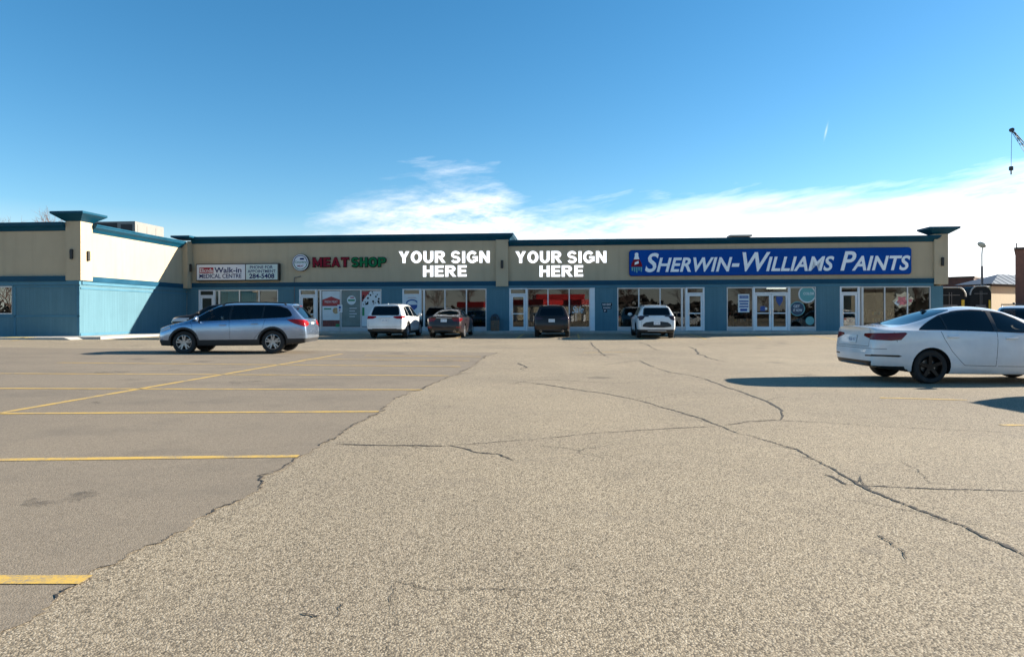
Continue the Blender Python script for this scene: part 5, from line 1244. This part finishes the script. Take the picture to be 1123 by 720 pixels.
def hauler(px0, px1, Y, ztop, lab, flip=False):
    xa, xb = wp(px0, 0, Y).x, wp(px1, 0, Y).x; wd = xb-xa
    t_ = thing('cargo_trailer', lab, 'trailer', Vector(((xa+xb)/2, Y, gz((xa+xb)/2, Y))), R(-6), 'dark trailers beyond the end of the shops')
    h = wd/2; pr = [(-h, .7), (h, .7)]+[(h-.5+.5*math.cos(a), ztop-.65+.65*math.sin(a)) for a in [PI/2*k/6 for k in range(7)]]+[(-h+.5-.5*math.cos(a), ztop-.65+.65*math.sin(a)) for a in [PI/2*k/6 for k in range(6, -1, -1)]]
    MB().prism(pr, 0, 5.5).build('box', 'truck_black', t_)
    mb = MB(); top = pr[2:]
    for a, b in zip(top[4 if flip else 0:], top[5 if flip else 1:]): mb.tube((a[0], -.03, a[1]), (b[0], -.03, b[1]), .05)
    mb.build('edge_rim', 'truck_rim_grey', t_)
    MB().bbox(h*.72, h*.9, -.06, .0, 1.0, 2.1, .02).build('marker_light', 'marker_yellow', t_)
    MB().box(-h*.5, h*.45, -.05, -.002, 1.1, 1.75).build('rear_panel', 'tarp_grey', t_)
    for sx in (-1, 1):
        for yy in (1.2, 4.2): MB().lathe([(.2, -.14), (.44, -.14), (.45, .14), (.2, .14)], 'x', (sx*(h-.2), yy, .45), 24).build('wheel', 'tyre', t_, True)
    db = MB()
    for sx in (-.04, .04): db.box(sx*wd-.015, sx*wd+.015, -.055, -.04, .85, ztop-.35)
    for zz_ in (1.0, ztop-.55): db.box(-h*.62, h*.62, -.045, -.03, zz_-.02, zz_+.02)
    db.build('door_bar', 'pole_grey', t_)
    MB().box(-h*.95, h*.95, -.12, -.01, .52, .66).build('bumper', 'pole_grey', t_)
    for sx in (-1, 1): MB().bbox(sx*h*.8-.1, sx*h*.8+.1, -.16, -.122, .54, .64, .01).build('taillight', 'red_lens', t_)
    MB().box(-h*.9, h*.9, .2, 5.3, .4, .7).build('chassis', 'dark_inside', t_)
hauler(1026, 1058, 49, 2.98, 'black rounded trailer right beside the end of the shop building'); hauler(1064.5, 1086.5, 50, 3.12, 'black rounded trailer in front of the cream warehouse', True)
t_ = thing('street_lamp', 'thin grey lamp post with a pale curved head beyond the dark trailers', 'street lamp', Vector((wp(1077, 0, 58).x, 58, .1)), 0)
MB().lathe([(.16, 0), (.16, .3), (.11, .35), (.085, 5.2)], 'z', n=14).build('pole', 'pole_grey', t_, True)
MB().path([(0, 0, 5.2), (0, 0, 6.2), (.05, 0, 6.8), (.02, -.05, 7.1), (-.12, -.1, 7.2)], .055).build('arm', 'lamp_head_pale', t_, True)
mb = MB(); bm = bmesh.new(); bmesh.ops.create_uvsphere(bm, u_segments=14, v_segments=10, radius=1)
for v in bm.verts: v.co = Vector((-.12+v.co.x*.24, -.15+v.co.y*.45, 7.0+v.co.z*.17-(v.co.x*.2)))
bm.verts.index_update(); mb.add([v.co for v in bm.verts], [[v.index for v in f.verts] for f in bm.faces]); bm.free(); mb.build('lamp_head', 'lamp_head_pale', t_, True)
# crane far off
tip = wp(1110, 142.5, 150); t_ = thing('crane', 'dark lattice crane boom with a hanging hook in the sky at the right', 'crane', Vector((tip.x+29, 150, 0)), 0)
bs, tp = Vector((0, 0, 2.5)), Vector((-29, 0, tip.z)); dv = (tp-bs).normalized(); pv = Vector((dv.z, 0, -dv.x)); mb = MB()
def ch(f, a, b): wdt = .55*(1-.75*max(0, (f-.8)/.2))*min(1, f/.1+.2); return bs.lerp(tp, f)+pv*a*wdt+Vector((0, 1, 0))*b*wdt
N = 30
for a, b in ((-1, -1), (-1, 1), (1, -1), (1, 1)):
    for k in range(N): mb.tube(ch(k/N, a, b), ch((k+1)/N, a, b), .06, n=5)
for k in range(N):
    s1 = 1 if k % 2 else -1
    for b in (-1, 1): mb.tube(ch(k/N, s1, b), ch((k+1)/N, -s1, b), .04, n=4)
mb.build('boom', 'crane_dark', t_); MB().lathe([(.001, -.3), (.42, -.3), (.42, .3), (.001, .3)], 'y', tp, 16).build('sheave', 'crane_dark', t_)
hk = Vector((-29.15, 0, tip.z-8.0)); MB().tube(tp, hk, .05, n=5).build('cable', 'pole_grey', t_)
MB().bbox(hk.x-.35, hk.x+.35, -.3, .3, hk.z-.9, hk.z, .08).tube((hk.x, 0, hk.z-.9), (hk.x, 0, hk.z-1.8), .14).build('hook_block', 'crane_dark', t_)
MB().bbox(-2, 4, -1.6, 1.6, 1.2, 3.6, .15).build('cab', 'crane_yellow', t_); MB().bbox(-4, 5, -2, 2, .1, 1.2, .1).build('carrier', 'crane_dark', t_); MB().tube(tp, (3.5, 0, 7), .06, n=5).tube((3.5, 0, 7), (3.5, 0, 3.5), .12).build('pendant_line', 'crane_dark', t_)

# ================================================================== bare trees
def branch_mesh(h, seed, levels=4):
    rn = random.Random(seed); tr = MB(); cr = MB()
    def grow(mb, p, d, ln, r, lv):
        q = p
        for k in range(3):
            d2 = (d+Vector((rn.uniform(-.18, .18), rn.uniform(-.18, .18), rn.uniform(-.02, .12)))).normalized(); n_ = q+d2*ln/3
            mb.tube(q, n_, r*(1-.22*k), r*(1-.22*(k+1)), 5 if lv else 8, caps=False); q = n_; d = d2
            if lv < levels and (lv or k):
                for _ in range(2 if lv else 3):
                    a = rn.uniform(0, 2*PI); sp = rn.uniform(.5, .95); o = d.orthogonal().normalized(); o.rotate(Matrix.Rotation(a, 3, d))
                    grow(cr, q, (d+o*sp).normalized(), ln*rn.uniform(.50, .68), r*.45, lv+1)
        return q
    grow(tr, Vector((0, 0, 0)), Vector((0, 0, 1)), h*.52, h*.022, 0)
    return tr.mesh('trunk', 'bark', 'all'), cr.mesh('crown', 'twig')
TM = [branch_mesh(9.5, 4), branch_mesh(11, 8)]
def tree(loc, k, rz, sc, lab, group):
    t_ = thing('bare_tree', lab, 'tree', loc, rz, group); t_.scale = (sc, sc, sc)
    link('trunk', TM[k][0], t_); link('crown', TM[k][1], t_)
tree(Vector((-56.5, 78, .1)), 0, .4, 1.27, 'leafless tree whose top shows over the roof near the picture corner', 'bare trees behind the wing'); tree(Vector((-52.5, 80, .1)), 1, 2., 1.14, 'leafless tree nearest the corner pilaster, top over the roof', 'bare trees behind the wing')
# what the shop windows mirror, behind the photographer
FN = Vector((math.sin(TH), math.cos(TH), 0))
def mirrored(px, Lr):
    q = Vector(((px-PXC)/FPX*Lr, Lr, 0)); k = (q-BO).dot(FN); q = q-FN*2*k; return q
an = PI-2*TH
def canopy(px, Lr, hl, turn, lab, zb_, zt_):
    c_ = mirrored(px, Lr); t_ = thing('fuel_canopy', lab, 'canopy', Vector((c_.x, c_.y, 0)), an+turn)
    MB().bbox(-hl, hl, -4, 4, zb_, zt_, .06).build('canopy_roof', 'canopy_red', t_); MB().box(-hl+.2, hl-.2, -3.8, 3.8, zb_-.25, zb_+.02).build('soffit', 'sign_white', t_)
    for sx in (-.75, 0, .75): MB().box(sx*hl-.25, sx*hl+.25, -.3, .3, -.2, zb_-.2).build('column', 'sign_white', t_)
canopy(583, 118, 4.2, .5, 'red-edged station canopy standing askew, mirrored beside the shop door', 2.9, 3.8); canopy(612, 132, 4.6, -.05, 'red-edged station canopy mirrored in the middle pane', 4.0, 5.1); canopy(640, 124, 3.8, -.6, 'red-edged station canopy mirrored in the pane by the white panel', 3.0, 3.9); canopy(524, 126, 2.6, .3, 'small red-edged station canopy mirrored behind the dark sedan', 2.6, 3.6)
c_ = mirrored(600, 150); t_ = thing('kiosk_building', 'cream shop building mirrored under the red canopies in the windows', 'building', Vector((c_.x, c_.y, 0)), an)
MB().box(-9, 9, -4, 4, -.3, 3.2).build('wall', 'panel_cream', t_); MB().box(-9.2, 9.2, -4.2, 4.2, 3.2, 3.6).build('fascia', 'dark_brown_trim', t_)
for sx in (-6, -2, 2, 6): MB().box(sx-1.3, sx+1.3, 4.0, 4.03, .5, 2.5).build('window', 'dark_inside', t_)
c_ = mirrored(944, 118); t_ = thing('cream_building', 'sunlit cream building mirrored in the last shop windows', 'building', Vector((c_.x, c_.y, 0)), an)
MB().box(-3.6, 3.6, -4, 4, -.3, 5.0).build('wall', 'panel_cream', t_); MB().box(-3.8, 3.8, -4.2, 4.2, 5.0, 5.4).build('fascia', 'dark_brown_trim', t_)
rr = random.Random(21)
for k in range(30):
    px = -60+38*k+rr.uniform(-12, 12); c_ = mirrored(px, rr.uniform(140, 175))
    tree(Vector((c_.x, c_.y, -.2)), k % 2, k*1.3, rr.uniform(.7, 1.05), 'leafless tree mirrored in the shop windows', 'bare trees mirrored in the glass')

mat('wood_dark', (.045, .036, .03), .95, var=.3, vscale=1.)
rr = random.Random(33); mb = MB()
for k in range(5200):
    x = rr.uniform(-260, 260); h = 4.2+2.2*math.sin(x*.055+1)+1.6*math.sin(x*.21)+rr.uniform(-.6, .9)
    z = h*rr.random()**.8; s_ = rr.uniform(.5, 1.5); y = -150-rr.uniform(0, 14)
    a = rr.uniform(0, 2*PI); mb.add([(x+s_*math.cos(a), y+rr.uniform(-1, 1), z+s_*math.sin(a)), (x+s_*math.cos(a+2.2), y+rr.uniform(-1, 1), z+s_*math.sin(a+2.2)), (x+s_*math.cos(a+4.1), y+rr.uniform(-1, 1), max(0, z+s_*math.sin(a+4.1)))], [(0, 1, 2)])
o = mb.build('far_wood', 'wood_dark'); tag(o, 'dark leafless wood far across the road, mirrored low in the shop windows', 'wood', None, 'stuff')
